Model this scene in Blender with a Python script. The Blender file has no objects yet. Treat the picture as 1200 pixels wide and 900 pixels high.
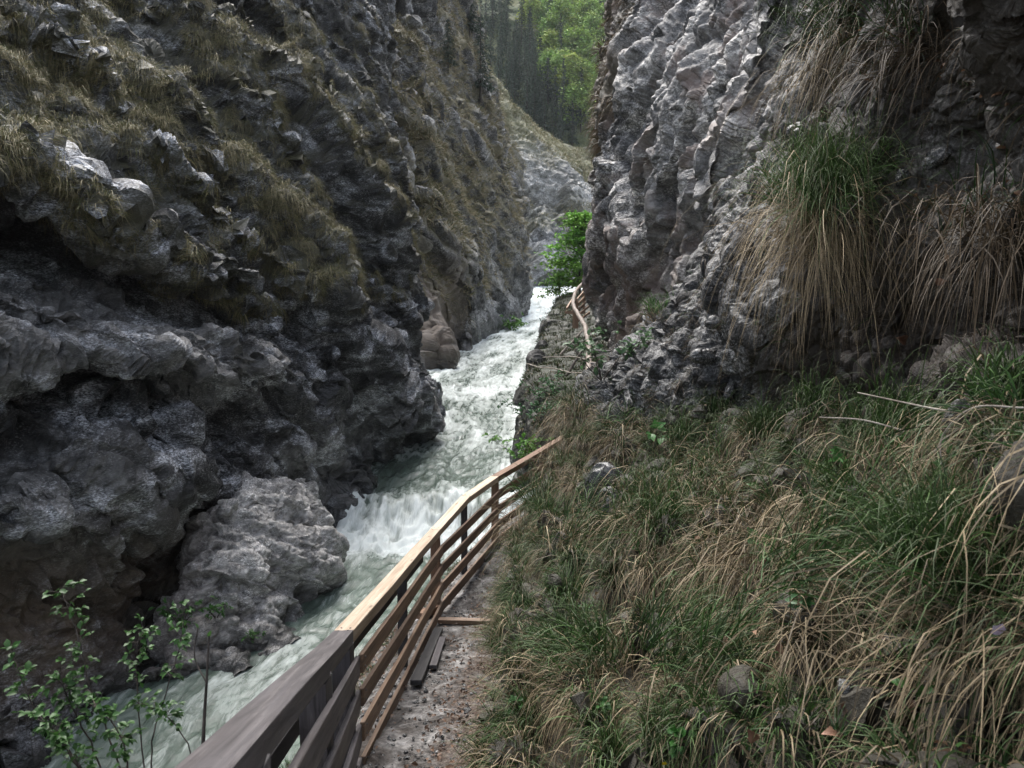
import bpy, bmesh, math, random, time
T0 = time.time()
import numpy as np
from mathutils import Vector, Matrix
random.seed(5)
rng = np.random.default_rng(11)
S = bpy.context.scene
COL = S.collection
F, TILT = 942.0, math.radians(7.0)
CT, ST = math.cos(TILT), math.sin(TILT)
EYE = np.array([0, 0, 4.0])
R = math.radians

def W(px, py, d):
    x = (px - 600) / F * d; dn = (py - 450) / F * d
    return (x, d * CT - dn * ST, 4.0 - d * ST - dn * CT)

def project(P):
    P = np.asarray(P) - EYE
    d = P[..., 1] * CT - P[..., 2] * ST
    dn = -P[..., 1] * ST - P[..., 2] * CT
    dd = np.where(np.abs(d) < 1e-3, 1e-3, d)
    return 600 + P[..., 0] / dd * F, 450 + dn / dd * F, d

# ------------------------------------------------------------------ noise
def _h(ix, iy, iz, s):
    with np.errstate(over='ignore'):
        h = ix * np.uint32(374761393) + iy * np.uint32(668265263) + iz * np.uint32(2246822519) + np.uint32((s * 3266489917) & 0xffffffff)
        h = (h ^ (h >> np.uint32(13))) * np.uint32(1274126177)
        h = (h ^ (h >> np.uint32(15))) * np.uint32(2654435761)
        return h ^ (h >> np.uint32(16))

def perlin(P, seed=0):
    P = np.asarray(P, np.float32)
    fl = np.floor(P); f = P - fl
    i = fl.astype(np.int32).view(np.uint32) if fl.flags['C_CONTIGUOUS'] else np.ascontiguousarray(fl.astype(np.int32)).view(np.uint32)
    u = f * f * f * (f * (f * 6 - 15) + 10)
    out = 0
    for dx in (0, 1):
        wx = u[:, 0] if dx else 1 - u[:, 0]
        for dy in (0, 1):
            wy = u[:, 1] if dy else 1 - u[:, 1]
            for dz in (0, 1):
                wz = u[:, 2] if dz else 1 - u[:, 2]
                h = _h(i[:, 0] + np.uint32(dx), i[:, 1] + np.uint32(dy), i[:, 2] + np.uint32(dz), seed)
                gx = (h & np.uint32(1023)).astype(np.float32) / 511.5 - 1
                gy = ((h >> np.uint32(10)) & np.uint32(1023)).astype(np.float32) / 511.5 - 1
                gz = ((h >> np.uint32(20)) & np.uint32(1023)).astype(np.float32) / 511.5 - 1
                out = out + wx * wy * wz * (gx * (f[:, 0] - dx) + gy * (f[:, 1] - dy) + gz * (f[:, 2] - dz))
    return out * 1.3

def fbm(P, oct=4, seed=0, gain=.5, ridged=False):
    P = np.asarray(P, np.float32); a = 1.0; t = 0; n = 0
    for k in range(oct):
        v = perlin(P * (2.03 ** k), seed + k * 17)
        if ridged: v = 1 - 2 * np.abs(v) * 1.6
        t = t + a * v; n += a; a *= gain
    return t / n

def facet(P, seed=0, tilt=1.0):
    """broken rock: the upper envelope of one tilted, slightly domed plane per cell of a jittered lattice,
    so faces meet in sharp creases. returns height, crease distance, cell random"""
    P = np.asarray(P, np.float32)
    base = np.floor(P - .5)
    n = len(P)
    m1 = np.full(n, -9e9, np.float32); m2 = m1.copy(); rb = np.zeros(n, np.float32)
    for dx in (0, 1):
        for dy in (0, 1):
            for dz in (0, 1):
                c = base + np.array([dx, dy, dz], np.float32)
                i = np.ascontiguousarray(c.astype(np.int32)).view(np.uint32)
                h = _h(i[:, 0], i[:, 1], i[:, 2], seed)
                j = np.stack([(h & np.uint32(255)), (h >> np.uint32(8)) & np.uint32(255), (h >> np.uint32(16)) & np.uint32(255)], 1).astype(np.float32) / 255 - .5
                h2 = _h(h, h, h, seed + 5)
                g = np.stack([(h2 & np.uint32(255)), (h2 >> np.uint32(8)) & np.uint32(255), (h2 >> np.uint32(16)) & np.uint32(255)], 1).astype(np.float32) / 127.5 - 1
                rnd = (h2 >> np.uint32(24)).astype(np.float32) / 255
                r = P - (c + .5 + j * .8)
                v = (rnd - .5) * .9 + tilt * .95 * (g * r).sum(1) - .6 * (r * r).sum(1)
                m = v > m1
                m2 = np.where(m, m1, np.maximum(m2, v)); m1 = np.where(m, v, m1); rb = np.where(m, rnd, rb)
    return m1 * 1.3, m1 - m2, rb

def sstep(a, b, x):
    t = np.clip((x - a) / (b - a), 0, 1); return t * t * (3 - 2 * t)

# ------------------------------------------------------------------ object helpers
def tag(o, label=None, cat=None, group=None, kind=None):
    if label: o['label'] = label
    if cat: o['category'] = cat
    if group: o['group'] = group
    if kind: o['kind'] = kind
    return o

def empty(name, loc, label, cat, group=None):
    o = bpy.data.objects.new(name, None); COL.objects.link(o)
    o.location = loc; o.empty_display_size = .2
    return tag(o, label, cat, group)

def mesh_np(name, V, quads=None, tris=None, mat=None, parent=None, attrs=None, smooth=True, uv=None):
    """fast mesh from numpy arrays; attrs = {name: (n,4) point colours}"""
    me = bpy.data.meshes.new(name)
    V = np.ascontiguousarray(V, np.float32)
    nq = 0 if quads is None else len(quads); nt = 0 if tris is None else len(tris)
    idx = []
    if nq: idx.append(np.asarray(quads, np.int32).ravel())
    if nt: idx.append(np.asarray(tris, np.int32).ravel())
    idx = np.concatenate(idx)
    me.vertices.add(len(V)); me.vertices.foreach_set('co', V.ravel())
    me.loops.add(len(idx)); me.loops.foreach_set('vertex_index', idx)
    me.polygons.add(nq + nt)
    st = np.concatenate([np.arange(nq) * 4, nq * 4 + np.arange(nt) * 3]).astype(np.int32)
    me.polygons.foreach_set('loop_start', st)
    me.update(calc_edges=True)
    me.polygons.foreach_set('use_smooth', np.full(nq + nt, smooth, bool))
    if attrs:
        for k, a in attrs.items():
            at = me.attributes.new(k, 'FLOAT_COLOR', 'POINT')
            a = np.asarray(a, np.float32)
            if a.shape[1] == 3: a = np.concatenate([a, np.ones((len(a), 1), np.float32)], 1)
            at.data.foreach_set('color', np.ascontiguousarray(a).ravel())
    if uv is not None:
        l = me.uv_layers.new(name='UVMap'); l.data.foreach_set('uv', np.ascontiguousarray(np.asarray(uv, np.float32)[idx]).ravel())
    me.validate()
    if mat: me.materials.append(mat)
    o = bpy.data.objects.new(name, me); COL.objects.link(o)
    if parent:
        o.parent = parent
        o.matrix_parent_inverse = Matrix.Identity(4)
        me.transform(Matrix.Translation(-Vector(parent.location)))
    return o

# ------------------------------------------------------------------ material helpers
class NT:
    def __init__(s, name):
        s.m = bpy.data.materials.new(name); s.m.use_nodes = True
        s.t = s.m.node_tree; s.t.nodes.clear()
        s.out = s.t.nodes.new('ShaderNodeOutputMaterial')
    def n(s, typ, **kw):
        nd = s.t.nodes.new(typ)
        for k, v in kw.items():
            if k.startswith('i_'):
                nd.inputs[k[2:].replace('_', ' ')].default_value = v
            else: setattr(nd, k, v)
        return nd
    def l(s, a, b): s.t.links.new(a, b)
    def noise(s, vec, scale, detail=4, rough=.55, dist=0):
        nd = s.n('ShaderNodeTexNoise'); nd.inputs['Scale'].default_value = scale
        nd.inputs['Detail'].default_value = detail; nd.inputs['Roughness'].default_value = rough
        nd.inputs['Distortion'].default_value = dist
        s.l(vec, nd.inputs['Vector']); return nd.outputs['Fac']
    def ramp(s, fac, stops):
        nd = s.n('ShaderNodeValToRGB'); cr = nd.color_ramp
        while len(cr.elements) < len(stops): cr.elements.new(.5)
        for e, (p, c) in zip(cr.elements, stops):
            e.position = p; e.color = (c, c, c, 1) if not hasattr(c, '__len__') else (*c[:3], 1)
        s.l(fac, nd.inputs['Fac']); return nd.outputs['Color']
    def mix(s, fac, a, b, mode='MIX'):
        nd = s.n('ShaderNodeMix', data_type='RGBA', blend_type=mode)
        for val, k in ((fac, 0), (a, 6), (b, 7)):
            if hasattr(val, 'is_linked'): s.l(val, nd.inputs[k])
            elif k == 0: nd.inputs[0].default_value = val
            else: nd.inputs[k].default_value = (*val[:3], 1)
        return nd.outputs[2]
    def math(s, op, a, b=None, clamp=False):
        nd = s.n('ShaderNodeMath', operation=op, use_clamp=clamp)
        for k, v in enumerate((a, b)):
            if v is None: continue
            if hasattr(v, 'is_linked'): s.l(v, nd.inputs[k])
            else: nd.inputs[k].default_value = v
        return nd.outputs[0]
    def mapping(s, vec, scale=(1, 1, 1), rot=(0, 0, 0)):
        nd = s.n('ShaderNodeMapping'); nd.inputs['Scale'].default_value = scale; nd.inputs['Rotation'].default_value = rot
        s.l(vec, nd.inputs['Vector']); return nd.outputs[0]
    def bump(s, h, strength, dist, normal=None):
        nd = s.n('ShaderNodeBump'); nd.inputs['Strength'].default_value = strength; nd.inputs['Distance'].default_value = dist
        s.l(h, nd.inputs['Height'])
        if normal is not None: s.l(normal, nd.inputs['Normal'])
        return nd.outputs[0]
    def pbr(s, color, rough=.8, normal=None, spec=.3, **kw):
        b = s.n('ShaderNodeBsdfPrincipled')
        if hasattr(color, 'is_linked'): s.l(color, b.inputs['Base Color'])
        else: b.inputs['Base Color'].default_value = (*color[:3], 1)
        if hasattr(rough, 'is_linked'): s.l(rough, b.inputs['Roughness'])
        else: b.inputs['Roughness'].default_value = rough
        b.inputs['Specular IOR Level'].default_value = spec
        if normal is not None: s.l(normal, b.inputs['Normal'])
        s.l(b.outputs[0], s.out.inputs['Surface']); return b
    def obj(s): return s.n('ShaderNodeTexCoord').outputs['Object']

def rock_material(name, dark, mid, light, scale=1.0, lichen=.35, lichen_col=(.42, .41, .40), rot=(0, 0, 0), stretch=(1, 1, 1), moss=(.055, .05, .022), brown=(.12, .085, .055), bump=1.0, warm=None):
    t = NT(name); co = t.obj()
    v = t.mapping(co, stretch, rot)
    n1 = t.noise(v, .55 * scale, 6, .66, .6)
    base = t.ramp(n1, [(.38, dark), (.49, mid), (.60, light)])
    n2 = t.noise(v, 3.2 * scale, 7, .72, .3)
    n3 = t.noise(v, 17 * scale, 5, .75)
    base = t.mix(.75, base, t.ramp(n2, [(.34, .15), (.48, .75), (.56, 1.05), (.68, 2.0)]), 'MULTIPLY')
    base = t.mix(.9, base, t.ramp(n3, [(.40, .10), (.5, .8), (.60, 2.3)]), 'MULTIPLY')
    vc = t.n('ShaderNodeTexVoronoi', feature='DISTANCE_TO_EDGE'); vc.inputs['Scale'].default_value = 1.5 * scale
    wv = t.n('ShaderNodeVectorMath', operation='ADD'); t.l(v, wv.inputs[0]); wn = t.n('ShaderNodeTexNoise'); wn.inputs['Scale'].default_value = 3.2 * scale; wn.inputs['Detail'].default_value = 3; t.l(v, wn.inputs['Vector']); t.l(wn.outputs['Color'], wv.inputs[1]); t.l(wv.outputs[0], vc.inputs['Vector'])
    base = t.mix(t.ramp(vc.outputs['Distance'], [(.0, .9), (.05, 0)]), base, tuple(c * .35 for c in dark))
    if warm:
        n5 = t.noise(co, .8 * scale, 5, .6)
        base = t.mix(t.ramp(n5, [(.52, 0), (.62, .8)]), base, warm, 'MIX')
    # pale lichen and fresh breaks
    n3b = t.noise(co, 1.1 * scale, 2, .6)
    m = t.math('MULTIPLY', t.ramp(n3, [(.55, 0), (.63, 1)]), t.ramp(n3b, [(.42, 0), (.6, 1)]))
    base = t.mix(t.math('MULTIPLY', m, lichen), base, lichen_col)
    a = t.n('ShaderNodeAttribute', attribute_name='mask'); sp = t.n('ShaderNodeSeparateColor'); t.l(a.outputs['Color'], sp.inputs[0])
    nb = t.noise(co, 2.5 * scale, 4, .65)
    # pale band: multiply brightness of clean stone
    base = t.mix(t.math('MULTIPLY', sp.outputs[2], t.ramp(nb, [(.38, .25), (.6, 1)])), base, t.ramp(n2, [(.3, (.06, .058, .055)), (.5, (.30, .29, .275)), (.7, (.52, .51, .49))]))
    bf = t.math('MULTIPLY', sp.outputs[1], t.ramp(nb, [(.3, .6), (.5, 1)]))
    base = t.mix(bf, base, t.mix(n2, tuple(c * .35 for c in brown), tuple(c * 1.5 for c in brown)))
    mf = t.math('MULTIPLY', sp.outputs[0], t.ramp(n3, [(.3, .6), (.6, 1)]))
    base = t.mix(mf, base, t.mix(n2, tuple(c * .4 for c in moss), tuple(c * 1.4 for c in moss)))
    rg = t.n('ShaderNodeTexNoise', noise_type='RIDGED_MULTIFRACTAL'); t.l(v, rg.inputs['Vector'])
    rg.inputs['Scale'].default_value = 1.6 * scale; rg.inputs['Detail'].default_value = 4; rg.inputs['Roughness'].default_value = .6; rg.inputs['Lacunarity'].default_value = 2.3
    wet = t.math('MULTIPLY', a.outputs['Alpha'], t.ramp(nb, [(.3, .75), (.6, 1)]))
    base = t.mix(wet, base, t.mix(.72, base, (.012, .013, .012)))
    h = t.math('ADD', t.math('MULTIPLY', n2, .8), t.math('ADD', t.math('MULTIPLY', n3, .4), t.math('MULTIPLY', rg.outputs[0], .25)))
    nr = t.bump(h, .95, .05 * bump / scale)
    nr = t.bump(t.noise(co, 45 * scale, 3, .7), .4, .008 * bump / scale, nr)
    rr_ = t.mix(wet, t.ramp(n2, [(.3, .45), (.7, .85)]), (.14, .14, .14))
    t.pbr(base, rr_, nr, .4)
    return t.m

def attr_leaf_material(name, rough=.6, transl=.3, attr='Col', spec=.25):
    t = NT(name)
    a = t.n('ShaderNodeAttribute', attribute_name=attr)
    b = t.pbr(a.outputs['Color'], rough, None, spec)
    tr = t.n('ShaderNodeBsdfTranslucent'); t.l(a.outputs['Color'], tr.inputs['Color'])
    mx = t.n('ShaderNodeMixShader'); mx.inputs[0].default_value = transl
    t.l(b.outputs[0], mx.inputs[1]); t.l(tr.outputs[0], mx.inputs[2]); t.l(mx.outputs[0], t.out.inputs['Surface'])
    return t.m

def wood_material(name, c0, c1, c2, weather=.4, wcol=(.1, .095, .1)):
    t = NT(name); co = t.obj()
    oi = t.n('ShaderNodeObjectInfo')
    ad = t.n('ShaderNodeVectorMath', operation='ADD'); t.l(co, ad.inputs[0])
    cmb = t.n('ShaderNodeCombineXYZ'); r10 = t.math('MULTIPLY', oi.outputs['Random'], 37.0)
    for k in range(3): t.l(r10, cmb.inputs[k])
    t.l(cmb.outputs[0], ad.inputs[1]); v = ad.outputs[0]
    g = t.noise(t.mapping(v, (1.6, 34, 34)), 1.0, 8, .65, .6)
    g2 = t.noise(t.mapping(v, (.5, 5, 5)), 1.0, 5, .6, .8)
    base = t.ramp(g, [(.3, c0), (.5, c1), (.72, c2)])
    base = t.mix(t.math('MULTIPLY', t.ramp(g2, [(.42, 0), (.68, 1)]), weather), base, wcol)
    base = t.mix(.6, base, t.ramp(oi.outputs['Random'], [(0, .62), (1, 1.25)]), 'MULTIPLY')
    # dirt spots and knots
    kn = t.n('ShaderNodeTexVoronoi'); kn.inputs['Scale'].default_value = 1.0
    t.l(t.mapping(v, (2.2, 9, 9)), kn.inputs['Vector'])
    base = t.mix(t.ramp(kn.outputs['Distance'], [(.06, .8), (.14, 0)]), base, tuple(c * .35 for c in c0))
    base = t.mix(t.ramp(t.noise(v, 26, 4, .6), [(.6, 0), (.72, .45)]), base, tuple(c * .5 for c in c0))
    nr = t.bump(g, .5, .006)
    t.pbr(base, t.ramp(g2, [(.3, .5), (.7, .8)]), nr, .35)
    return t.m

M_grass = attr_leaf_material('grass blades', .6, .12)
M_leaf = attr_leaf_material('leaves', .45, .3)
M_needle = attr_leaf_material('tree foliage', .7, .15)
tb = NT('bark'); _n = tb.noise(tb.obj(), 14, 6, .65); tb.pbr(tb.ramp(_n, [(.35, (.02, .016, .013)), (.65, (.085, .07, .058))]), .85, tb.bump(_n, .6, .01)); M_bark = tb.m
tw = NT('dead twig'); _n = tw.noise(tw.obj(), 9, 5, .6); tw.pbr(tw.ramp(_n, [(.35, (.16, .13, .10)), (.65, (.42, .37, .31))]), .8); M_twig = tw.m

# ------------------------------------------------------------------ control nets -> cliffs
def cr_basis(t):
    t2, t3 = t * t, t * t * t
    return np.stack([-.5 * t3 + t2 - .5 * t, 1.5 * t3 - 2.5 * t2 + 1, -1.5 * t3 + 2 * t2 + .5 * t, .5 * t3 - .5 * t2], -1)

def resample(C, axis, counts):
    C = np.moveaxis(C, axis, 0); n = C.shape[0]
    pad = np.concatenate([2 * C[:1] - C[1:2], C, 2 * C[-1:] - C[-2:-1]], 0)
    out = []
    for k in range(n - 1):
        m = counts[k]; t = np.arange(m + (1 if k == n - 2 else 0)) / m
        out.append(np.tensordot(cr_basis(t), pad[k:k + 4], (1, 0)))
    return np.moveaxis(np.concatenate(out, 0), 0, axis)

RY = np.array([2, 10, 14, 20, 27, 38, 50, 66, 80, 100, 123, 150, 200.])
RZ = np.array([-8.6, -8.2, -8.0, -7.7, -7.25, -6.6, -6.2, -5.5, -4.6, -3.4, -2.0, -.2, 2.5]) + 4
RC = np.array([-3.5, -4.3, -4.1, -3.0, -2.6, -1.7, -2.3, -1.0, 1.6, 4.6, 6.2, 8.5, 13])
RW = np.array([9, 8, 8, 8, 8, 8, 9, 9, 9, 10, 12, 14, 20.])
def wet_line(net, top=.9):
    z = net.P[:, 2] - np.interp(net.P[:, 1], RY, RZ) + fbm(net.P * .8, 3, 400) * .5
    net.wet = 1 - sstep(.15, top, z)
SHORE = []

class Net:
    def __init__(s, cols, step=1.3, maxspan=260, chans=None):
        """cols: list of columns (one per place along the gorge) of (px, py, depth [, moss, brown, pale])"""
        A = []
        for c in cols:
            row = []
            for p in c:
                row.append(list(W(*p[:3])) + list(p[3:6]) + [0] * (3 - len(p[3:6])))
            A.append(row)
        C = np.array(A, np.float64)
        px, py, pd = project(C[..., :3])
        inf = (px > -150) & (px < 1350) & (py > -160) & (py < 1050)
        px = np.clip(px, -40, 1240); py = np.clip(py, -40, 940)
        def cnt(ax):
            L = np.hypot(np.diff(px, axis=ax), np.diff(py, axis=ax))
            dm = np.linalg.norm(np.diff(C[..., :3], axis=ax), axis=-1)
            dep = np.maximum(np.minimum(pd[:-1], pd[1:]) if ax == 0 else np.minimum(pd[:, :-1], pd[:, 1:]), 2)
            L = np.maximum(L, np.where(inf[:-1] & inf[1:] if ax == 0 else inf[:, :-1] & inf[:, 1:], np.minimum(dm / dep * F * .6, 300), dm / dep * F * .15))
            L = np.sort(L, axis=1 - ax); L = L[:, int(L.shape[1] * .8)] if ax == 0 else L[int(L.shape[0] * .8)]
            return [int(np.clip(math.ceil(v / step), 6, maxspan)) for v in L]
        cu, cv = cnt(0), cnt(1)
        G = resample(resample(C, 0, cu), 1, cv)
        s.shape = G.shape[:2]
        s.P = G[..., :3].reshape(-1, 3); s.m = np.clip(G[..., 3:6].reshape(-1, 3), 0, 1)
        s.renorm()
    def renorm(s):
        G = s.P.reshape(*s.shape, 3)
        N = np.cross(np.gradient(G, axis=0), np.gradient(G, axis=1)).reshape(-1, 3)
        a = np.linalg.norm(N, axis=1); s.area = a
        N = N / np.maximum(a, 1e-9)[:, None]
        if not hasattr(s, 'sgn'):
            s.sgn = 1 if ((N * (EYE - s.P)).sum(1) * a / np.maximum(((EYE - s.P) ** 2).sum(1), 1)).sum() > 0 else -1
        s.N = N * s.sgn
    def displace(s, h, renorm=True):
        h = h - h.mean() * .85
        s.P = s.P + s.N * h[:, None]
        if renorm: s.renorm()
    def smooth_normals(s, k=6):
        N = s.N.reshape(*s.shape, 3).copy()
        for _ in range(k):
            Q = np.pad(N, ((1, 1), (1, 1), (0, 0)), 'edge')
            N = (Q[:-2, 1:-1] + Q[2:, 1:-1] + Q[1:-1, :-2] + Q[1:-1, 2:] + N) / 5
        N = N.reshape(-1, 3); return N / np.maximum(np.linalg.norm(N, axis=1), 1e-9)[:, None]
    def build(s, name, mat):
        print('NET', name, s.shape, time.time() - T0)
        a, b = s.shape
        i = np.arange(a * b).reshape(a, b)
        q = np.stack([i[:-1, :-1], i[1:, :-1], i[1:, 1:], i[:-1, 1:]], -1).reshape(-1, 4)
        if s.sgn < 0: q = q[:, ::-1]
        return mesh_np(name, s.P, quads=q, mat=mat, attrs={'mask': np.concatenate([s.m, (s.wet if hasattr(s, 'wet') else np.zeros(len(s.P)))[:, None]], 1)}, smooth=False)
    def at(s, px, py, r=5):
        x, y, d = project(s.P)
        dist = np.hypot(x - px, y - py) + np.where(d < .3, 9e9, 0)
        c = np.where(dist < max(r, dist.min() + .5))[0]
        k = c[np.argmin(d[c])]
        return s.P[k], s.N[k]

def blur(net, h, k=1):
    g = h.reshape(net.shape)
    for _ in range(k):
        q = np.pad(g, 1, 'edge')
        g = (q[:-2, 1:-1] + q[2:, 1:-1] + q[1:-1, :-2] + q[1:-1, 2:] + 2 * g) / 6
    return g.reshape(-1)

def rot_axes(ax_long, ax_up):
    a = np.array(ax_long, float); a /= np.linalg.norm(a)
    b = np.array(ax_up, float); b -= a * (a @ b); b /= np.linalg.norm(b)
    return np.stack([a, b, np.cross(a, b)], 1)

def rockify(net, sizes, amps, stretch=(.45, 1.3, 1.0), frame=None, seed=1, warp=.35, keep=None, soft=None):
    """fractured stone: facets at several sizes, stretched along the bedding"""
    Nn = net.smooth_normals(8)
    P = net.P.astype(np.float32)
    w = np.stack([fbm(P * .7, 3, seed + 31), fbm(P * .7 + 9, 3, seed + 41), fbm(P * .7 + 21, 3, seed + 51)], 1)
    Q = P + w * warp * sizes[0]
    if frame is not None: Q = Q @ frame.astype(np.float32)
    Q = Q * np.array(stretch, np.float32)
    h = 0; cr = 0
    for k, (sz, am) in enumerate(zip(sizes, amps)):
        f, e, r = facet(Q / sz + k * 7.3, seed + k * 3, 1.1)
        f = f - .22 * (1 - sstep(0, .07, e))
        h = h + f * am
        Q = Q + (fbm(P / sz * 1.7, 2, seed + 61 + k)[:, None]) * .12 * sz
    h = h + fbm(P / (sizes[-1] * .9), 4, seed + 5, .55, True) * amps[-1] * .6
    if keep is not None: h = h * keep
    h = blur(net, h - h.mean(), 1)
    net.P = net.P + Nn * h[:, None]
    net.renorm()
    return h

def strata(net, fr, layers, seed, keep=1.0):
    """bedding: stepped slabs across the second axis of the frame"""
    Nn = net.smooth_normals(6)
    q = (net.P @ fr).astype(np.float32); h = 0
    for k, (per, am) in enumerate(layers):
        ph = q[:, 1] / per + fbm(q * np.array([.12, .35, .25]) / per ** .7, 3, seed + k * 9) * 1.6
        f = ph - np.floor(ph); cell = np.floor(ph)
        c = np.ascontiguousarray(cell.astype(np.int32)).view(np.uint32)
        r = (_h(c, c, c, seed + k) & np.uint32(255)).astype(np.float32) / 255
        saw = np.where(f < .86, f / .86, (1 - f) / .14)
        gate = sstep(-.25, .2, fbm(q * np.array([.2, .5, .4]) / per ** .8 + 5, 2, seed + 40 + k))
        h = h + am * ((r - .5) * .9 + saw * .8) * (.25 + .75 * gate)
    h = blur(net, (h - h.mean()) * keep, 2)
    net.P = net.P + Nn * h[:, None]; net.renorm()

# ------------------------------------------------------------------ blades of grass
def blade_mesh(P, D, L, Wd, bend, col, tip=None, K=4, g=(0, 0, -1), curl=None):
    """P roots, D start directions, L lengths, Wd widths, bend 0..1.5 how hard gravity pulls; returns V, quads, colours"""
    n = len(P); g = np.array(g, float)
    side = np.cross(D, rng.normal(size=(n, 3))); side /= np.maximum(np.linalg.norm(side, axis=1), 1e-6)[:, None]
    p = P.copy(); V = np.zeros((n, K + 1, 2, 3), np.float32); C = np.zeros((n, K + 1, 2, 3), np.float32)
    if tip is None: tip = col
    for k in range(K + 1):
        t = k / K
        w = Wd * (1 - t ** 1.8) * .5 + Wd * .04
        V[:, k, 0] = p - side * w[:, None]; V[:, k, 1] = p + side * w[:, None]
        C[:, k] = (col * (1 - t) + tip * t)[:, None, :]
        d = D * (1 - t * .55) + g * (bend * (t + .5 / K))[:, None] * 1.4
        if curl is not None: d = d + curl * t
        d = d / np.maximum(np.linalg.norm(d, axis=1), 1e-6)[:, None]
        p = p + d * (L / K)[:, None]
    base = (np.arange(n) * (K + 1) * 2)[:, None]
    kk = np.arange(K)[None, :] * 2
    q = np.stack([base + kk, base + kk + 1, base + kk + 3, base + kk + 2], -1).reshape(-1, 4)
    return V.reshape(-1, 3), q, C.reshape(-1, 3)

class Blades:
    def __init__(s): s.V = []; s.q = []; s.c = []; s.n = 0
    def add(s, V, q, c):
        s.V.append(V); s.q.append(q + s.n); s.c.append(c); s.n += len(V)
    def build(s, name, mat, parent=None):
        return mesh_np(name, np.concatenate(s.V), quads=np.concatenate(s.q), mat=mat, parent=parent, attrs={'Col': np.concatenate(s.c)}, smooth=True)

GREEN = np.array([.012, .036, .009]); GREEN2 = np.array([.046, .115, .022]); STRAW = np.array([.31, .24, .145]); STRAW2 = np.array([.07, .052, .03]); OLIVE = np.array([.10, .095, .04]); DEAD = np.array([.10, .07, .042])

def tussocks(bl, C, N, rad, length, nb, width, straw, K=4, pal=None, up=.55, droop=1.0, green_up=.8):
    """C centres, N normals; rad, length, straw are per tussock arrays; nb blades each"""
    n = len(C); idx = np.repeat(np.arange(n), nb); m = len(idx)
    a = rng.normal(size=(m, 3)); a -= N[idx] * (a * N[idx]).sum(1)[:, None]
    a /= np.maximum(np.linalg.norm(a, axis=1), 1e-6)[:, None]
    rr = np.sqrt(rng.random(m))
    root = C[idx] + a * (rr * rad[idx])[:, None] - N[idx] * .02
    isS = rng.random(m) < straw[idx]
    upv = np.array([0, 0, 1.0])
    gpull = np.where(isS, 1.25, .6) * droop * rng.uniform(.6, 1.4, m)
    D = N[idx] * rng.uniform(.5, 1.0, m)[:, None] + a * (rr * .6)[:, None] + upv * (np.where(isS, up * .5, green_up) * rng.uniform(.4, 1.2, m))[:, None] + rng.normal(size=(m, 3)) * .18
    D /= np.linalg.norm(D, axis=1)[:, None]
    L = length[idx] * np.where(isS, 1.0, .8) * rng.uniform(.45, 1.2, m)
    if pal is None: pal = (GREEN, GREEN2, STRAW2, STRAW)
    t = rng.random(m)[:, None]
    cg = pal[0] * (1 - t) + pal[1] * t; cs = pal[2] * (1 - t) + pal[3] * t
    tv = rng.uniform(.75, 1.2, n)[idx][:, None]
    col = np.where(isS[:, None], cs, cg) * tv * rng.uniform(.8, 1.2, (m, 1))
    tip = np.where(isS[:, None], col * 1.12, col * .75 + pal[3] * .12)
    base = col * .8
    Wd = width * rng.uniform(.55, 1.3, m)
    bl.add(*blade_mesh(root, D, L, Wd, gpull, base, tip, K, curl=rng.normal(size=(m, 3)) * rng.choice([.10, .18, .32], m)[:, None]))

def sample(net, dens, n, inframe=True, facing=None):
    x, y, d = project(net.P)
    w = dens * net.area
    if inframe:
        w = w * ((x > -120) & (x < 1320) & (y > -160) & (y < 1000) & (d > .5))
    w = w / w.sum()
    k = rng.choice(len(w), n, p=w)
    return k

exec_parts = []
# ------------------------------------------------------------------ cliff materials
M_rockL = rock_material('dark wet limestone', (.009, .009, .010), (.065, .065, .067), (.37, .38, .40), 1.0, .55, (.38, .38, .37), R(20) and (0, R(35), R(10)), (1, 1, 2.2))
M_rockF = rock_material('far limestone', (.02, .02, .021), (.085, .084, .08), (.26, .255, .245), .45, .3, (.42, .41, .40), (0, R(40), 0), (1, 1, 1.8), moss=(.14, .12, .055), brown=(.17, .135, .105))
M_rockR = rock_material('pale broken limestone', (.014, .014, .017), (.115, .113, .115), (.46, .44, .41), .8, .5, (.56, .54, .50), (R(15), R(-30), 0), (1, 1, 1.6), brown=(.10, .06, .04), moss=(.06, .05, .025), warm=(.19, .135, .11))
M_rockK = rock_material('knobbly dark limestone', (.009, .009, .01), (.04, .04, .041), (.17, .168, .163), 2.2, .75, (.40, .39, .37), moss=(.04, .04, .018), brown=(.028, .02, .014))
M_rockB = rock_material('pale water worn limestone', (.05, .047, .044), (.30, .285, .27), (.60, .58, .56), 1.6, .5, (.6, .59, .57), (0, R(30), 0), (1, 1, 2.0), brown=(.07, .042, .028), moss=(.07, .07, .03))

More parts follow.
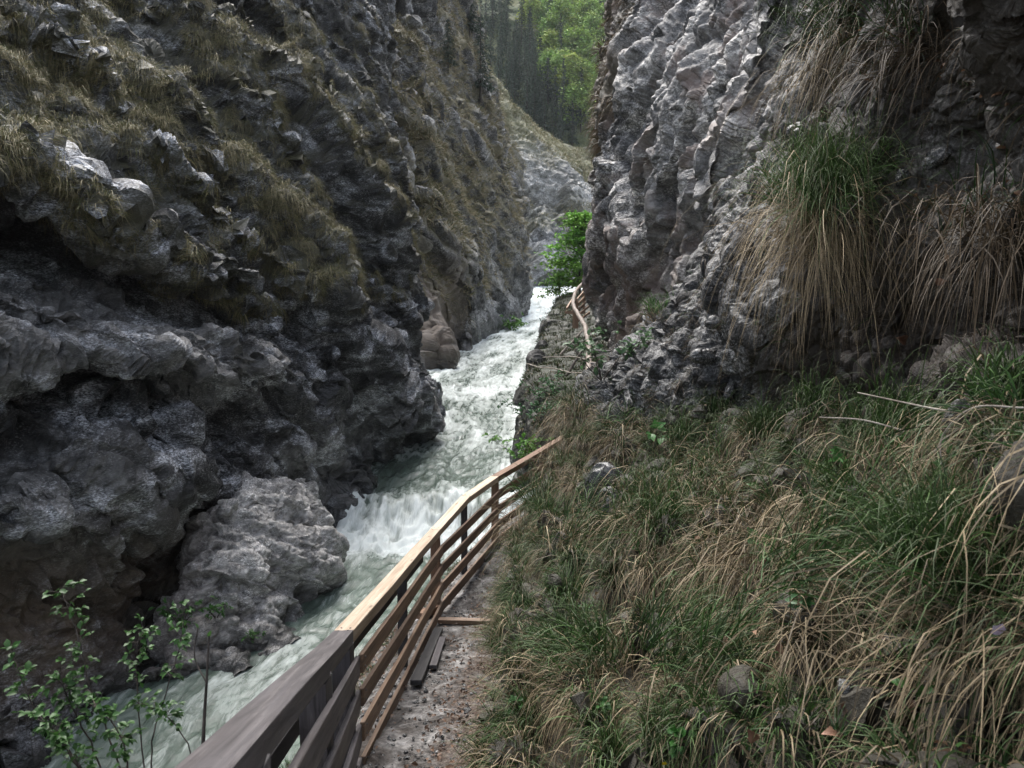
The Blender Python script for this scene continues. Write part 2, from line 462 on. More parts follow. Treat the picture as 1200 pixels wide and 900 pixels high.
# ------------------------------------------------------------------ near left cliff
def with_mask(cols, mf):
    return [[(*p, *mf(i, j)) for j, p in enumerate(c)] for i, c in enumerate(cols)]
L1 = [
 [(-1900, 2600, 3.6), (-1900, 2300, 3.6), (-1900, 2000, 3.7), (-1900, 1700, 3.8), (-1900, 1400, 3.7), (-1900, 1000, 3.9), (-1900, 700, 3.7), (-1900, 300, 4.0), (-1900, 0, 3.8), (-2000, -400, 4.4), (-2000, -800, 5.0), (-2000, -1300, 6), (-2000, -1800, 7), (-2000, -2400, 9)],
 [(-360, 1060, 8.6), (-360, 1000, 8.8), (-350, 880, 9.0), (-340, 760, 9.6), (-340, 640, 9.0), (-340, 450, 10), (-340, 380, 9.2), (-330, 210, 10.4), (-330, 120, 9.6), (-330, 30, 11), (-330, -60, 13), (-330, -150, 15.5), (-330, -280, 19), (-330, -420, 24)],
 [(0, 1000, 12.0), (0, 930, 12.6), (0, 840, 13.0), (0, 740, 14.0), (0, 600, 12.6), (0, 465, 14.4), (0, 400, 13.2), (0, 250, 16.2), (0, 195, 13.8), (0, 120, 15.5), (0, 50, 18), (0, -20, 20.5), (0, -120, 24), (0, -260, 30)],
 [(90, 960, 13.6), (100, 880, 14.2), (110, 800, 14.8), (120, 710, 16.4), (105, 590, 14.4), (110, 480, 16.2), (110, 410, 14.6), (110, 285, 18.0), (100, 232, 15.0), (100, 150, 17.2), (100, 70, 19.8), (95, -10, 22.5), (90, -120, 26.5), (80, -280, 33)],
 [(180, 870, 15.6), (190, 820, 16.0), (200, 740, 17.2), (205, 660, 19.6), (210, 560, 17.4), (205, 490, 19.0), (215, 420, 17.0), (210, 325, 20.2), (205, 280, 17.4), (205, 190, 19.8), (205, 100, 22.4), (200, 10, 25.5), (195, -110, 30), (180, -280, 37)],
 [(290, 790, 18.4), (300, 745, 19.4), (305, 690, 20.4), (310, 620, 22.0), (305, 550, 20.4), (300, 495, 21.6), (300, 430, 19.8), (292, 375, 22.6), (285, 330, 20.2), (290, 230, 22.6), (290, 130, 25.2), (285, 30, 28.5), (280, -100, 33), (265, -280, 41)],
 [(365, 740, 22.4), (372, 690, 23.0), (380, 630, 24.0), (375, 575, 26.4), (365, 530, 24.0), (365, 485, 23.8), (365, 440, 23.0), (355, 390, 24.4), (350, 348, 23.4), (355, 250, 25.6), (355, 150, 28.4), (350, 40, 32), (340, -100, 37), (325, -280, 46)],
 [(425, 640, 26.5), (430, 590, 27.5), (437, 560, 28.2), (437, 530, 28.8), (432, 495, 28.2), (430, 460, 27.6), (428, 420, 27.4), (420, 375, 28.0), (415, 340, 27.8), (412, 250, 29.8), (405, 150, 32.8), (398, 50, 36.5), (385, -90, 43), (370, -270, 53)],
 [(476, 580, 31), (479, 542, 32), (481, 520, 32), (481, 495, 31.8), (479, 465, 31.6), (462, 435, 31.4), (464, 400, 31.6), (446, 360, 32), (450, 330, 32.2), (456, 245, 33.8), (443, 160, 36.5), (438, 60, 40.5), (431, -80, 48), (411, -260, 60)],
 [(506, 560, 34.5), (509, 510, 35.6), (511, 490, 35.8), (510, 470, 35.6), (508, 450, 35.5), (489, 425, 35.5), (481, 395, 35.8), (472, 365, 36.3), (475, 340, 36.8), (476, 255, 38.5), (461, 180, 41.5), (458, 90, 46), (456, -60, 54), (438, -250, 68)],
 [(494, 540, 41), (498, 498, 42), (500, 482, 42), (499, 465, 42), (497, 445, 42), (477, 420, 42), (470, 390, 42.5), (463, 360, 43), (464, 335, 44), (466, 250, 46), (451, 178, 49), (446, 90, 54), (441, -60, 62), (426, -250, 76)],
 [(454, 530, 50), (454, 490, 52), (454, 475, 52), (454, 455, 52), (452, 435, 52), (435, 410, 52), (430, 380, 53), (415, 350, 53), (420, 325, 54), (426, 240, 56), (416, 170, 60), (411, 80, 64), (406, -70, 72), (396, -250, 86)],
]
def mL1(i, j):
    moss = [0, 0, 0, 0, 0, 0, 0, 0, 1, 1, 1, .95, .8, .6][j]
    if i >= 7: moss *= .7 if j <= 8 else (.95 if j < 11 else .5)
    if i >= 9: moss *= .75
    brown = {2: .35, 3: .7}.get(j, 0) if 2 <= i <= 4 else 0
    pale = .42 if j == 6 and 2 <= i <= 5 else (.38 if j == 4 and i in (2, 3, 6) else (.25 if j in (2, 3, 4) and i >= 6 else 0))
    return (moss, brown, pale)
netL = Net(with_mask(L1, mL1), 2.0)
frL = rot_axes((.15, .74, -.66), (.0, .66, .75))
netL.displace(fbm(netL.P * .16, 3, 3) * 1.5)
# soft cushions of turf on the upper slope
cush = netL.m[:, 0] * sstep(-.25, .35, fbm(netL.P * np.array([.5, .5, .5]), 3, 77) + .5 * netL.N[:, 2] - .15)
qL = netL.P @ frL
furL = fbm(qL * np.array([.08, .32, .2]), 3, 95, .5, True)
furL2 = fbm(qL * np.array([.22, 1.1, .6]), 2, 96, .5, True)
netL.displace((furL - .3) * 1.7 * (.25 + .75 * netL.m[:, 0]) + furL2 * .22 * netL.m[:, 0])
cush = netL.m[:, 0] * sstep(-.25, .25, fbm(netL.P * .6, 3, 77) * .8 + .4 * netL.N[:, 2] + .5 * (furL - .25))
netL.P = netL.P - netL.smooth_normals(20) * .35; netL.renorm()
strata(netL, frL, ((1.9, .62), (.62, .17), (.2, .05)), 500, 1 - .5 * cush)
rockify(netL, (3.2, 1.1, .40, .15), (.60, .34, .17, .065), (.34, 1.25, .8), frL, 3, keep=1 - .45 * cush)
_, ec, rc = facet(netL.P * 1.15 + fbm(netL.P * .8, 2, 97)[:, None] * .4, 98, 0)
bump_c = sstep(0, .45, ec) * (.5 + .7 * rc)
netL.displace(cush * bump_c * .34)
mossL = cush * sstep(-.42, .0, netL.N[:, 2] + .25 * fbm(netL.P * 1.4, 3, 12)) * sstep(.0, .2, bump_c)
netL.m[:, 0] = np.clip(np.maximum(mossL * 1.1, .62 * netL.m[:, 0] * sstep(-.5, .1, netL.N[:, 2])), 0, 1)
wet_line(netL, 1.1); SHORE.append(netL.P)
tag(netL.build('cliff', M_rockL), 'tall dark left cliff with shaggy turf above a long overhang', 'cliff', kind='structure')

# pale rounded ledge at the water, under the near left cliff
B1 = [
 [(160, 880, 14.8), (165, 840, 15.8), (170, 800, 16.4), (185, 730, 17.8), (200, 680, 19.2), (215, 630, 20.6), (230, 600, 22)],
 [(190, 850, 14.8), (197, 812, 16.2), (202, 770, 16.4), (218, 705, 17.3), (232, 650, 18.2), (243, 600, 19.2), (255, 568, 21.2)],
 [(256, 810, 16.0), (262, 778, 17.0), (265, 730, 17.2), (270, 670, 17.7), (272, 612, 18.3), (277, 572, 19.3), (285, 552, 21.5)],
 [(322, 775, 17.4), (326, 742, 18.2), (328, 700, 18.4), (328, 648, 18.7), (325, 602, 19.3), (322, 572, 20), (320, 555, 22)],
 [(376, 740, 18.8), (380, 702, 19.9), (384, 672, 19.9), (382, 632, 20.2), (372, 602, 20.8), (362, 580, 21.5), (352, 565, 23)],
 [(394, 730, 20.6), (395, 690, 21.4), (395, 660, 21.6), (391, 632, 21.9), (383, 606, 22.5), (372, 590, 23), (360, 572, 24.5)],
 [(380, 720, 24), (380, 690, 25), (380, 660, 25), (378, 640, 25), (372, 615, 25.5), (362, 600, 26), (352, 585, 27)],
]
def mB1(i, j):
    return (0, .5 if i <= 1 else (.2 if i == 2 and j < 3 else 0), .85 if 1 <= i <= 5 and 1 <= j <= 5 else .1)
netB = Net(with_mask(B1, mB1), 1.5)
netB.displace(fbm(netB.P * .7, 3, 8) * .4)
strata(netB, frL, ((.85, .26), (.28, .07)), 560)
rockify(netB, (1.2, .4, .15), (.32, .12, .06), (.6, 1.2, 1.0), frL, 14)
wet_line(netB, 0.5); SHORE.append(netB.P)
tag(netB.build('rock_ledge', M_rockB), 'pale pitted rock ledge at the water below the near left cliff', 'rock ledge', kind='structure')

# ------------------------------------------------------------------ second buttress on the left
L2 = [
 [(340, 480, 66), (350, 440, 68), (350, 400, 69), (350, 340, 70), (345, 260, 72), (340, 180, 75), (335, 90, 79), (330, 0, 86), (325, -120, 98), (320, -300, 120)],
 [(430, 470, 60), (440, 440, 62), (440, 400, 63), (440, 340, 64), (435, 260, 66), (430, 180, 68), (430, 90, 71), (432, 0, 76), (430, -120, 88), (425, -300, 110)],
 [(478, 460, 55), (482, 436, 57), (484, 400, 57.5), (482, 345, 58.5), (472, 260, 60), (462, 190, 62), (458, 100, 66), (465, 10, 73), (470, -120, 86), (470, -300, 108)],
 [(520, 460, 54), (522, 434, 56), (526, 400, 57), (524, 345, 59), (508, 270, 61.5), (500, 195, 64.5), (497, 110, 69), (500, 15, 77), (505, -120, 91), (505, -300, 114)],
 [(545, 450, 59), (546, 418, 63.5), (548, 390, 66), (543, 340, 66), (530, 265, 67), (520, 192, 71), (516, 110, 75), (516, 18, 84), (518, -120, 98), (515, -300, 122)],
 [(566, 440, 62), (567, 410, 67), (568, 378, 68), (566, 328, 69.5), (550, 260, 72), (542, 190, 76), (537, 110, 82), (530, 20, 91), (528, -120, 106), (522, -300, 130)],
 [(600, 425, 70), (602, 398, 77), (606, 362, 78.5), (604, 316, 81), (590, 252, 84), (578, 189, 89), (566, 120, 96), (552, 30, 106), (542, -110, 122), (532, -300, 150)],
 [(629, 415, 78), (630, 384, 86), (634, 362, 88), (634, 318, 90), (624, 262, 93), (610, 203, 98), (592, 138, 105), (566, 46, 116), (552, -100, 132), (540, -300, 160)],
 [(631, 400, 102), (632, 378, 106), (632, 358, 108), (632, 315, 110), (622, 260, 115), (608, 200, 122), (589, 136, 130), (562, 46, 145), (546, -100, 165), (535, -300, 190)],
 [(600, 395, 120), (600, 370, 122), (600, 350, 124), (600, 310, 126), (590, 255, 130), (575, 195, 136), (560, 130, 145), (540, 40, 160), (525, -100, 180), (515, -300, 205)],
]
def mL2(i, j):
    i -= 1
    moss = [0, 0, .0, .35, .85, .95, 1, 1, .9, .8][j]
    if i == 1 and 3 <= j <= 5: moss *= .3
    if i >= 6: moss *= .75
    return (moss, .9 if (j <= 3 and 1 <= i <= 3) else 0, .75 if (i == 1 and 3 <= j <= 5) else 0)
net2 = Net(with_mask(L2, mL2), 1.6)
net2.displace(fbm(net2.P * .05, 3, 21) * 3 * (.2 + .8 * sstep(-2.5, 12, net2.P[:, 2])))
cush2 = net2.m[:, 0] * sstep(-.2, .3, fbm(net2.P * .16, 4, 78) + .4 * net2.N[:, 2] - .12)
fr2 = rot_axes((.25, .70, -.67), (.1, .66, .75))
q2 = net2.P @ fr2
fur2 = fbm(q2 * np.array([.035, .14, .08]), 4, 99, .55, True)
net2.displace((fur2 - .3) * 2.2 * (.2 + .8 * sstep(-2.5, 12, net2.P[:, 2])))
cush2 = net2.m[:, 0] * sstep(-.3, .2, fbm(net2.P * .16, 4, 78) + .4 * net2.N[:, 2] + .35 * (fur2 - .25))
net2.P = net2.P - net2.smooth_normals(20) * 1.6; net2.renorm()
hw2 = sstep(-2.5, 12, net2.P[:, 2])
strata(net2, fr2, ((5.5, 1.5), (1.8, .5), (.6, .15)), 520, (.3 + .7 * hw2))
rockify(net2, (8, 2.6, .9, .4), (1.9, .8, .32, .14), (.33, 1.25, .8), fr2, 23, keep=(1 - .4 * cush2) * (.22 + .78 * hw2))
moss2 = cush2 * sstep(-.3, .15, net2.N[:, 2] + .3 * fbm(net2.P * .4, 3, 13))
net2.m[:, 0] = moss2
wet_line(net2, 2.0); SHORE.append(net2.P)
tag(net2.build('cliff', M_rockF), 'second left cliff buttress with tawny turf slopes and a brown foot at the water', 'cliff', kind='structure')

# ------------------------------------------------------------------ far wall and forest slope
L3 = [
 [(560, 370, 132), (565, 345, 137), (570, 310, 142), (572, 270, 148), (572, 220, 154), (570, 165, 161), (570, 120, 172), (570, 80, 190)],
 [(600, 368, 134), (605, 343, 141), (612, 310, 146), (614, 270, 151), (612, 225, 157), (606, 172, 164), (600, 138, 173), (596, 112, 188)],
 [(628, 365, 138), (632, 338, 147), (638, 310, 150), (642, 270, 155), (640, 230, 160), (632, 192, 166), (625, 155, 176), (620, 138, 190)],
 [(654, 358, 144), (656, 334, 152), (660, 310, 156), (664, 270, 160), (664, 232, 165), (658, 200, 172), (648, 172, 182), (642, 156, 195)],
 [(680, 350, 150), (682, 330, 158), (684, 310, 160), (686, 270, 165), (686, 240, 170), (684, 212, 177), (674, 190, 186), (668, 172, 199)],
 [(740, 345, 158), (742, 325, 164), (744, 300, 168), (746, 270, 172), (746, 245, 177), (744, 225, 184), (736, 208, 194), (730, 195, 206)],
]
net3 = Net(with_mask(L3, lambda i, j: ([0, .1, .35, .5, .2, .3, 1, 1][j], 0, .5 if j in (1, 2, 4) else 0)), 1.3)
net3.displace(fbm(net3.P * .04, 3, 33) * 5)
c3 = net3.m[:, 0] * sstep(-.25, .15, fbm(net3.P * .1, 4, 79) + .25 * net3.m[:, 0])
rockify(net3, (12, 4, 1.4), (2.8, .8, .25), (.42, 1.2, 1.0), fr2, 37, keep=1 - .5 * c3)
net3.m[:, 0] = c3
M_rock3 = rock_material('distant limestone', (.05, .052, .056), (.15, .152, .155), (.34, .34, .34), .3, .3, (.45, .45, .44), (0, R(40), 0), (1, 1, 1.8), moss=(.15, .145, .06))
tag(net3.build('cliff', M_rock3), 'far pale cliff closing the gorge below the forest', 'cliff', kind='structure')

FH = [[(px + s * 12, py, d + abs(s) * 2) for (py, d) in ((330, 178), (250, 186), (200, 196), (150, 210), (90, 232), (20, 262), (-80, 310), (-220, 380))] for s, px in enumerate((430, 500, 560, 620, 680, 740, 820, 920))]
netF = Net(FH, 3.0)
netF.displace(fbm(netF.P * .02, 4, 55) * 14)
netF.displace(fbm(netF.P * .12, 4, 56) * 3)
tf = NT('forest floor'); _v = tf.obj(); _a = tf.noise(_v, .06, 6, .6); _b = tf.noise(_v, .6, 6, .7)
_c = tf.mix(tf.ramp(_a, [(.45, 0), (.6, 1)]), (.05, .07, .03), (.11, .115, .05))
_c = tf.mix(.6, _c, tf.ramp(_b, [(.3, .3), (.7, 1.5)]), 'MULTIPLY'); tf.pbr(_c, .9, tf.bump(_b, .8, .6))
tag(netF.build('hillside', tf.m), 'steep forest hillside at the head of the gorge', 'hillside', kind='structure')

# ------------------------------------------------------------------ right cliff
R1e = [(x + 9, y, d) for x, y, d in [(697, 490, 28), (692, 445, 29), (690, 400, 29.5), (686, 340, 30), (680, 250, 30.5), (674, 195, 31), (677, 150, 31.5), (684, 100, 32.5), (692, 40, 34), (705, -60, 37), (730, -220, 43)]]
R1 = [
 [(p[0] + 60, p[1], p[2] + 26) for p in R1e],
 [(p[0] + 10, p[1], p[2] + 7) for p in R1e],
 R1e,
 [(715, 490, 24.6), (711, 445, 25.4), (708, 400, 26), (705, 340, 26.6), (700, 250, 27.2), (696, 192, 27.4), (697, 150, 27.8), (703, 100, 28.4), (711, 40, 30), (722, -60, 33), (745, -220, 39)],
 [(745, 490, 21.5), (742, 445, 22), (740, 400, 22.5), (738, 340, 23.2), (735, 250, 23.6), (732, 190, 23.6), (733, 150, 24.4), (738, 100, 24.6), (745, 40, 26), (755, -60, 29), (775, -220, 35)],
 [(800, 490, 17), (800, 445, 17.5), (800, 400, 18), (800, 340, 18.5), (797, 250, 19.2), (795, 190, 18.6), (797, 150, 19.2), (800, 100, 19.2), (806, 40, 20.5), (815, -60, 23), (830, -220, 28)],
 [(860, 490, 13.8), (860, 445, 14), (860, 400, 14.4), (860, 340, 14.8), (858, 250, 15.2), (858, 190, 15.2), (860, 150, 15.2), (862, 100, 15.6), (868, 40, 16.2), (880, -60, 18), (900, -220, 22)],
 [(930, 490, 11.6), (930, 445, 11.8), (930, 400, 12), (930, 340, 12.2), (930, 250, 12.4), (930, 190, 12.4), (932, 150, 12.4), (935, 100, 12.4), (942, 40, 12.6), (955, -60, 13.6), (980, -220, 16.5)],
 [(1050, 490, 9.6), (1050, 445, 9.6), (1050, 400, 9.6), (1050, 340, 9.6), (1050, 250, 9.6), (1050, 190, 9.6), (1052, 150, 9.6), (1055, 100, 9.6), (1062, 40, 9.4), (1075, -60, 9.8), (1100, -220, 12)],
]
def mR1(i, j):
    moss = .9 if (i in (1, 2) and j >= 5) or (i == 3 and j >= 7) else 0
    return (moss, .55 if (i in (3, 4, 5) and j in (2, 3)) else (.35 if i == 2 else 0), .55 if (4 <= i <= 6 and 3 <= j <= 8) else .1)
netR = Net(with_mask(R1, mR1), 1.6)
netR.displace(fbm(netR.P * .2, 3, 41) * 1.0)
frR = rot_axes((-.1, .62, -.78), (.1, .78, .62))
netR.P = netR.P - netR.smooth_normals(20) * .7; netR.renorm()
strata(netR, frR, ((1.7, .24), (.55, .10), (.18, .035)), 540)
rockify(netR, (2.6, 1.0, .38, .14), (.75, .36, .16, .065), (.6, 1.1, .9), frR, 43)
netR.m[:, 0] *= sstep(-.25, .2, fbm(netR.P * .6, 4, 80) + .1)
tag(netR.build('cliff', M_rockR), 'pale fractured right cliff rising behind the knobbly outcrop', 'cliff', kind='structure')

# ------------------------------------------------------------------ near right hillside with its knobbly outcrop
PY = np.array([-6, -1.5, 0, 1.6, 5.0, 9.55, 9.6, 12.1, 15.3, 18, 24])
PZ = np.array([1.6, -1.1, -1.6, -2.05, -3.22, -4.02, -4.1, -3.98, -3.92, -3.9, -3.7]) + 4
FX = np.array([-.1, -.25, -.45, -.65, -1.09, -.955, -.955, -.26, 1.0, 2.1, 3.2])   # fence line
def path_z(y): return np.interp(y, PY, PZ)
def fence_x(y): return np.interp(y, PY, FX)
A = [  # last two levels of the nearer columns: unseen overhang added to shade the hillside
 [(650, 600, 14.5), (655, 580, 14.6), (657, 560, 14.8), (659, 545, 15), (662, 525, 15.3), (668, 500, 15.8), (676, 480, 16.4), (686, 465, 17), (700, 450, 18), (715, 440, 19), (730, 430, 20), (770, 410, 22), (800, 380, 24), (840, 340, 27)],
 [(616, 690, 12.2), (618, 668, 12.3), (617, 630, 12.4), (616, 600, 12.6), (628, 570, 12.9), (650, 535, 13.3), (664, 505, 13.8), (676, 482, 14.2), (690, 458, 14.8), (703, 438, 15.6), (718, 422, 16.5), (760, 395, 19), (800, 365, 21), (840, 330, 24)],
 [(604, 740, 9.9), (606, 715, 10), (606, 680, 10.2), (609, 645, 10.4), (640, 600, 10.8), (690, 540, 11.3), (715, 505, 11.8), (735, 470, 12.0), (755, 438, 12.3), (772, 405, 13.0), (785, 375, 14.2), (810, 345, 16.5), (850, 315, 19), (890, 280, 22)],
 [(594, 820, 7.7), (597, 790, 7.8), (599, 740, 8.0), (616, 690, 8.3), (670, 630, 8.8), (750, 560, 9.3), (785, 510, 9.9), (805, 460, 9.8), (822, 395, 10.0), (834, 325, 10.6), (846, 272, 11.8), (872, 232, 14.5), (915, 200, 17), (960, 160, 20)],
 [(585, 890, 6.0), (589, 850, 6.1), (594, 800, 6.3), (626, 740, 6.6), (700, 670, 7.1), (810, 590, 7.6), (855, 515, 8.4), (868, 450, 8.4), (876, 360, 8.0), (886, 270, 8.4), (902, 205, 9.3), (938, 160, 12), (975, 100, 13.5), (1010, 20, 15)],
 [(580, 940, 5.0), (593, 880, 5.2), (654, 820, 5.3), (756, 740, 5.6), (850, 640, 5.9), (915, 545, 6.2), (930, 490, 7.2), (928, 390, 6.9), (925, 250, 6.3), (945, 165, 7.0), (948, 80, 7.6), (955, -60, 8.2), (930, -250, 7.5), (900, -500, 7)],
 [(580, 1050, 4.0), (618, 980, 4.1), (734, 900, 4.1), (846, 800, 4.2), (950, 680, 4.4), (1020, 560, 4.7), (1020, 480, 5.9), (1010, 390, 6.1), (1010, 265, 5.5), (1030, 150, 5.9), (1045, 50, 5.6), (1060, -80, 5.4), (1000, -300, 4.9), (900, -600, 4.4)],
 [(650, 1200, 2.9), (720, 1080, 3.0), (850, 980, 2.9), (950, 870, 2.9), (1060, 740, 3.0), (1110, 590, 3.3), (1100, 490, 4.7), (1090, 390, 5.4), (1090, 275, 4.9), (1100, 150, 5.1), (1115, 40, 4.6), (1120, -100, 4.1), (1000, -420, 3.6), (850, -900, 3.2)],
 [(800, 1400, 2.0), (900, 1250, 2.0), (1000, 1100, 1.95), (1120, 960, 1.9), (1200, 800, 1.9), (1230, 600, 2.1), (1220, 490, 3.2), (1190, 400, 4.2), (1180, 270, 4.1), (1190, 150, 4.1), (1200, 30, 3.5), (1200, -120, 3.0), (1050, -550, 2.5), (850, -1200, 2.2)],
 [(1150, 2000, 1.2), (1300, 1800, 1.2), (1450, 1500, 1.2), (1550, 1150, 1.2), (1600, 800, 1.2), (1600, 550, 1.3), (1500, 420, 2.1), (1450, 300, 2.6), (1450, 100, 2.5), (1450, -100, 2.3), (1440, -350, 2.0), (1400, -700, 1.7), (1200, -1400, 1.4), (900, -2600, 1.1)],
]
CH = {  # (grass, soil, pale) by level for far, middle, near columns; soil also paints hollow's shade
 'far': [(1, 0, 0)] * 6 + [(.8, 0, 0), (.15, 0, 0), (.05, 0, 0), (.05, 0, .0), (.1, 0, 0), (0, 0, .2), (0, 0, 0), (0, 0, 0)],
 'mid': [(1, 0, 0)] * 6 + [(.3, .8, 0), (.3, .8, 0), (.45, .1, 0), (.3, .2, 0), (.45, .2, 0), (.45, .2, 0), (.3, .2, 0), (0, .2, 0)],
 'near': [(1, 0, 0)] * 6 + [(.08, 1, 0), (.15, 1, 0), (.42, .8, 0), (.3, .6, .1), (.42, .8, 0), (.45, .9, 0), (.2, .8, 0), (0, .3, 0)],
}
def mA(i, j):
    return CH['far' if i <= 4 else 'mid' if i == 5 else 'near'][j]
netA = Net(with_mask(A, mA), 2.0)
GA = netA.m[:, 0].copy()
moundA = fbm(netA.P * np.array([1.0, 1.0, 1.25]), 3, 61); mound2 = 1 - np.abs(fbm(netA.P * 2.6, 3, 62)) * 3
farA = np.clip((netA.P[:, 0] - fence_x(netA.P[:, 1]) - .78) / .9, 0, 1) ; farA = np.where(netA.P[:, 1] > 16, 1, farA)
netA.displace(moundA * .36 * (.15 + .85 * farA))
ph = -netA.P[:, 2] / .62 + fbm(netA.P * np.array([1.5, 1.5, .7]), 3, 65) * 1.5 + fbm(netA.P * .6, 2, 66) * 1.2
fr_ = ph - np.floor(ph)
terr = np.where(fr_ < .93, (fr_ / .93) ** 1.4, (1 - fr_) / .07)
netA.displace(GA * (terr - .6) * .16 * (.1 + .9 * farA) * np.clip(np.linalg.norm(netA.P - EYE, axis=1) / 6, .5, 1.3))
# tussock mounds: spaced over the grassy part, each a bump that its blades hang from
gz = np.where((GA > .5) & (farA > .08) & (netA.P[:, 1] > .6) & (netA.P[:, 1] < 17))[0]
wz = netA.area[gz]; cand = netA.P[rng.choice(gz, 9000, p=wz / wz.sum())]
keepc = []
for c in cand:
    if not keepc or np.min(((np.array(keepc) - c) ** 2).sum(1)) > (.29 + .013 * c[1] + .10 * abs(math.sin(c[0] * 7 + c[1] * 3))) ** 2: keepc.append(c)
TC = np.array(keepc)
dmin = np.full(len(netA.P), 9.); PG = netA.P[gz]; dg = np.full(len(gz), 9.)
for c in TC: dg = np.minimum(dg, ((PG - c - np.array([0, 0, .02])) ** 2 * np.array([1, 1, 1.4])).sum(1))
dmin[gz] = np.sqrt(dg)
mnd = np.exp(-(dmin / .17) ** 2)
netA.displace(.22 * mnd - .07 * sstep(.2, .34, dmin) * (dmin < 8))
rockness = np.clip(1 - GA * 1.1, 0, 1)
rockify(netA, (.9, .3, .11, .045), (.22, .12, .06, .025), (.75, 1.2, 1.0), None, 63, keep=.12 + .88 * rockness)
netA.m[:, 1] = np.maximum(netA.m[:, 1], sstep(.3, .8, GA) * .9)
netA.m[:, 0] *= .35
tag(netA.build('hillside', M_rockK), 'grass covered hillside and knobbly outcrop right of the path', 'hillside', kind='structure')

# ------------------------------------------------------------------ right bank beyond the fence, under the far path
RB = [
 [(488, 900, 13.5), (528, 800, 15), (553, 720, 17), (578, 665, 18), (598, 640, 18), (615, 625, 18), (650, 610, 18), (700, 600, 18)],
 [(563, 650, 22), (578, 612, 23.5), (591, 590, 23.6), (608, 575, 23.6), (622, 555, 23.6), (650, 530, 23.8), (675, 508, 24), (715, 490, 24.5)],
 [(580, 610, 26), (592, 576, 27), (600, 560, 27.2), (612, 542, 27.4), (622, 515, 27.6), (648, 484, 27.4), (680, 458, 27), (715, 450, 26.5)],
 [(592, 570, 30), (598, 540, 31.5), (600, 515, 31.8), (604, 480, 32), (616, 448, 32), (640, 432, 31.5), (680, 428, 30.5), (718, 424, 29)],
 [(598, 545, 34), (602, 515, 34.6), (602, 485, 34.6), (605, 450, 34.6), (611, 428, 35), (625, 416, 35.6), (665, 412, 36), (715, 408, 36)],
 [(606, 500, 41), (609, 470, 42), (611, 440, 42), (619, 415, 42.5), (628, 398, 43), (650, 391, 43.5), (676, 386, 44), (715, 380, 44)],
 [(616, 440, 56), (622, 415, 58), (636, 402, 59), (641, 376, 59.5), (643, 354, 60), (651, 346, 60.5), (668, 340, 61), (710, 334, 62)],
 [(640, 430, 72), (645, 400, 75), (650, 385, 76), (653, 368, 77), (656, 352, 78), (662, 345, 79), (680, 339, 80), (715, 332, 82)],
 [(670, 420, 100), (672, 390, 104), (676, 375, 106), (680, 360, 107), (684, 350, 108), (690, 344, 109), (700, 338, 110), (730, 330, 112)],
]
def mRB(i, j):
    return ((0, 0, .1, .45, .8, .95, 1, .7)[j] if i < 4 else (0, 0, 0, .25, .7, .95, 1, .7)[j], .2 if j >= 3 else 0, .12)
netK = Net(with_mask(RB, mRB), 1.3)
netK.displace(fbm(netK.P * .25, 3, 71) * .7)
netK.P = netK.P - netK.smooth_normals(20) * .5; netK.renorm()
rockify(netK, (1.8, .7, .3), (.42, .15, .055), (.85, 1.1, 1.0), None, 73, keep=1 - .4 * netK.m[:, 0])
mossK = netK.m[:, 0] * sstep(-.3, .25, fbm(netK.P * .7, 4, 74) + .35 * netK.N[:, 2])
netK.m[:, 0] = mossK
M_rockD = rock_material('bank limestone', (.008, .008, .0085), (.034, .033, .032), (.14, .137, .132), 1.2, .4, (.36, .35, .33), moss=(.022, .028, .009), brown=(.035, .026, .018))
wet_line(netK, 1.2); SHORE.append(netK.P)
tag(netK.build('riverbank', M_rockD), 'dark rocky bank between the river and the far path', 'bank', kind='structure')

# ------------------------------------------------------------------ path and its outer edge
yy = np.concatenate([np.arange(-6, 2, .12), np.arange(2, 8, .022), np.arange(8, 17.5, .035)])
qq = np.concatenate([np.linspace(-4.2, -.5, 60), np.arange(-.48, 1.1, .02), np.linspace(1.12, 2.4, 16)])
Y, Q = np.meshgrid(yy, qq, indexing='ij')
out = np.maximum(-Q - .12, 0)
Z = path_z(Y) - .6 * np.minimum(out, .35) - 1.3 * np.clip(out - .35, 0, .35) - 5 * np.maximum(out - .7, 0) + .3 * np.maximum(Q - .9, 0)
P3 = np.stack([fence_x(Y) + Q, Y, Z], -1).reshape(-1, 3)
gr = sstep(.05, .5, out.ravel())
n0 = fbm(P3 * 1.3, 3, 101); n1 = fbm(P3 * 7, 4, 102); f1, e1, r1 = facet(P3 * 9, 103, .8)
P3[:, 2] += n0 * (.045 + .25 * gr) + n1 * (.018 + .08 * gr) + np.maximum(f1, 0) * .022 * (sstep(-.1, .2, n0) + gr)
litter = np.clip(sstep(.46, .68, Q.ravel() + .25 * n1) + .75 * gr + sstep(.1, .3, fbm(P3 * 2.1, 3, 105)) * .35, 0, 1)
a_, b_ = Y.shape; ii = np.arange(a_ * b_).reshape(a_, b_)
pq = np.stack([ii[:-1, :-1], ii[1:, :-1], ii[1:, 1:], ii[:-1, 1:]], -1).reshape(-1, 4)[:, ::-1]
tp = NT('trodden path'); _v = tp.obj()
_a = tp.noise(_v, 3.5, 8, .65, .4); _b = tp.noise(_v, 22, 8, .7); _c2 = tp.n('ShaderNodeTexVoronoi'); _c2.inputs['Scale'].default_value = 42; tp.l(_v, _c2.inputs['Vector'])
_col = tp.ramp(_a, [(.34, (.022, .019, .017)), (.47, (.085, .077, .071)), (.62, (.27, .26, .25))])
_col = tp.mix(.8, _col, tp.ramp(_b, [(.3, .25), (.5, .9), (.7, 1.6)]), 'MULTIPLY')
_at = tp.n('ShaderNodeAttribute', attribute_name='mask'); _sp = tp.n('ShaderNodeSeparateColor'); tp.l(_at.outputs['Color'], _sp.inputs[0])
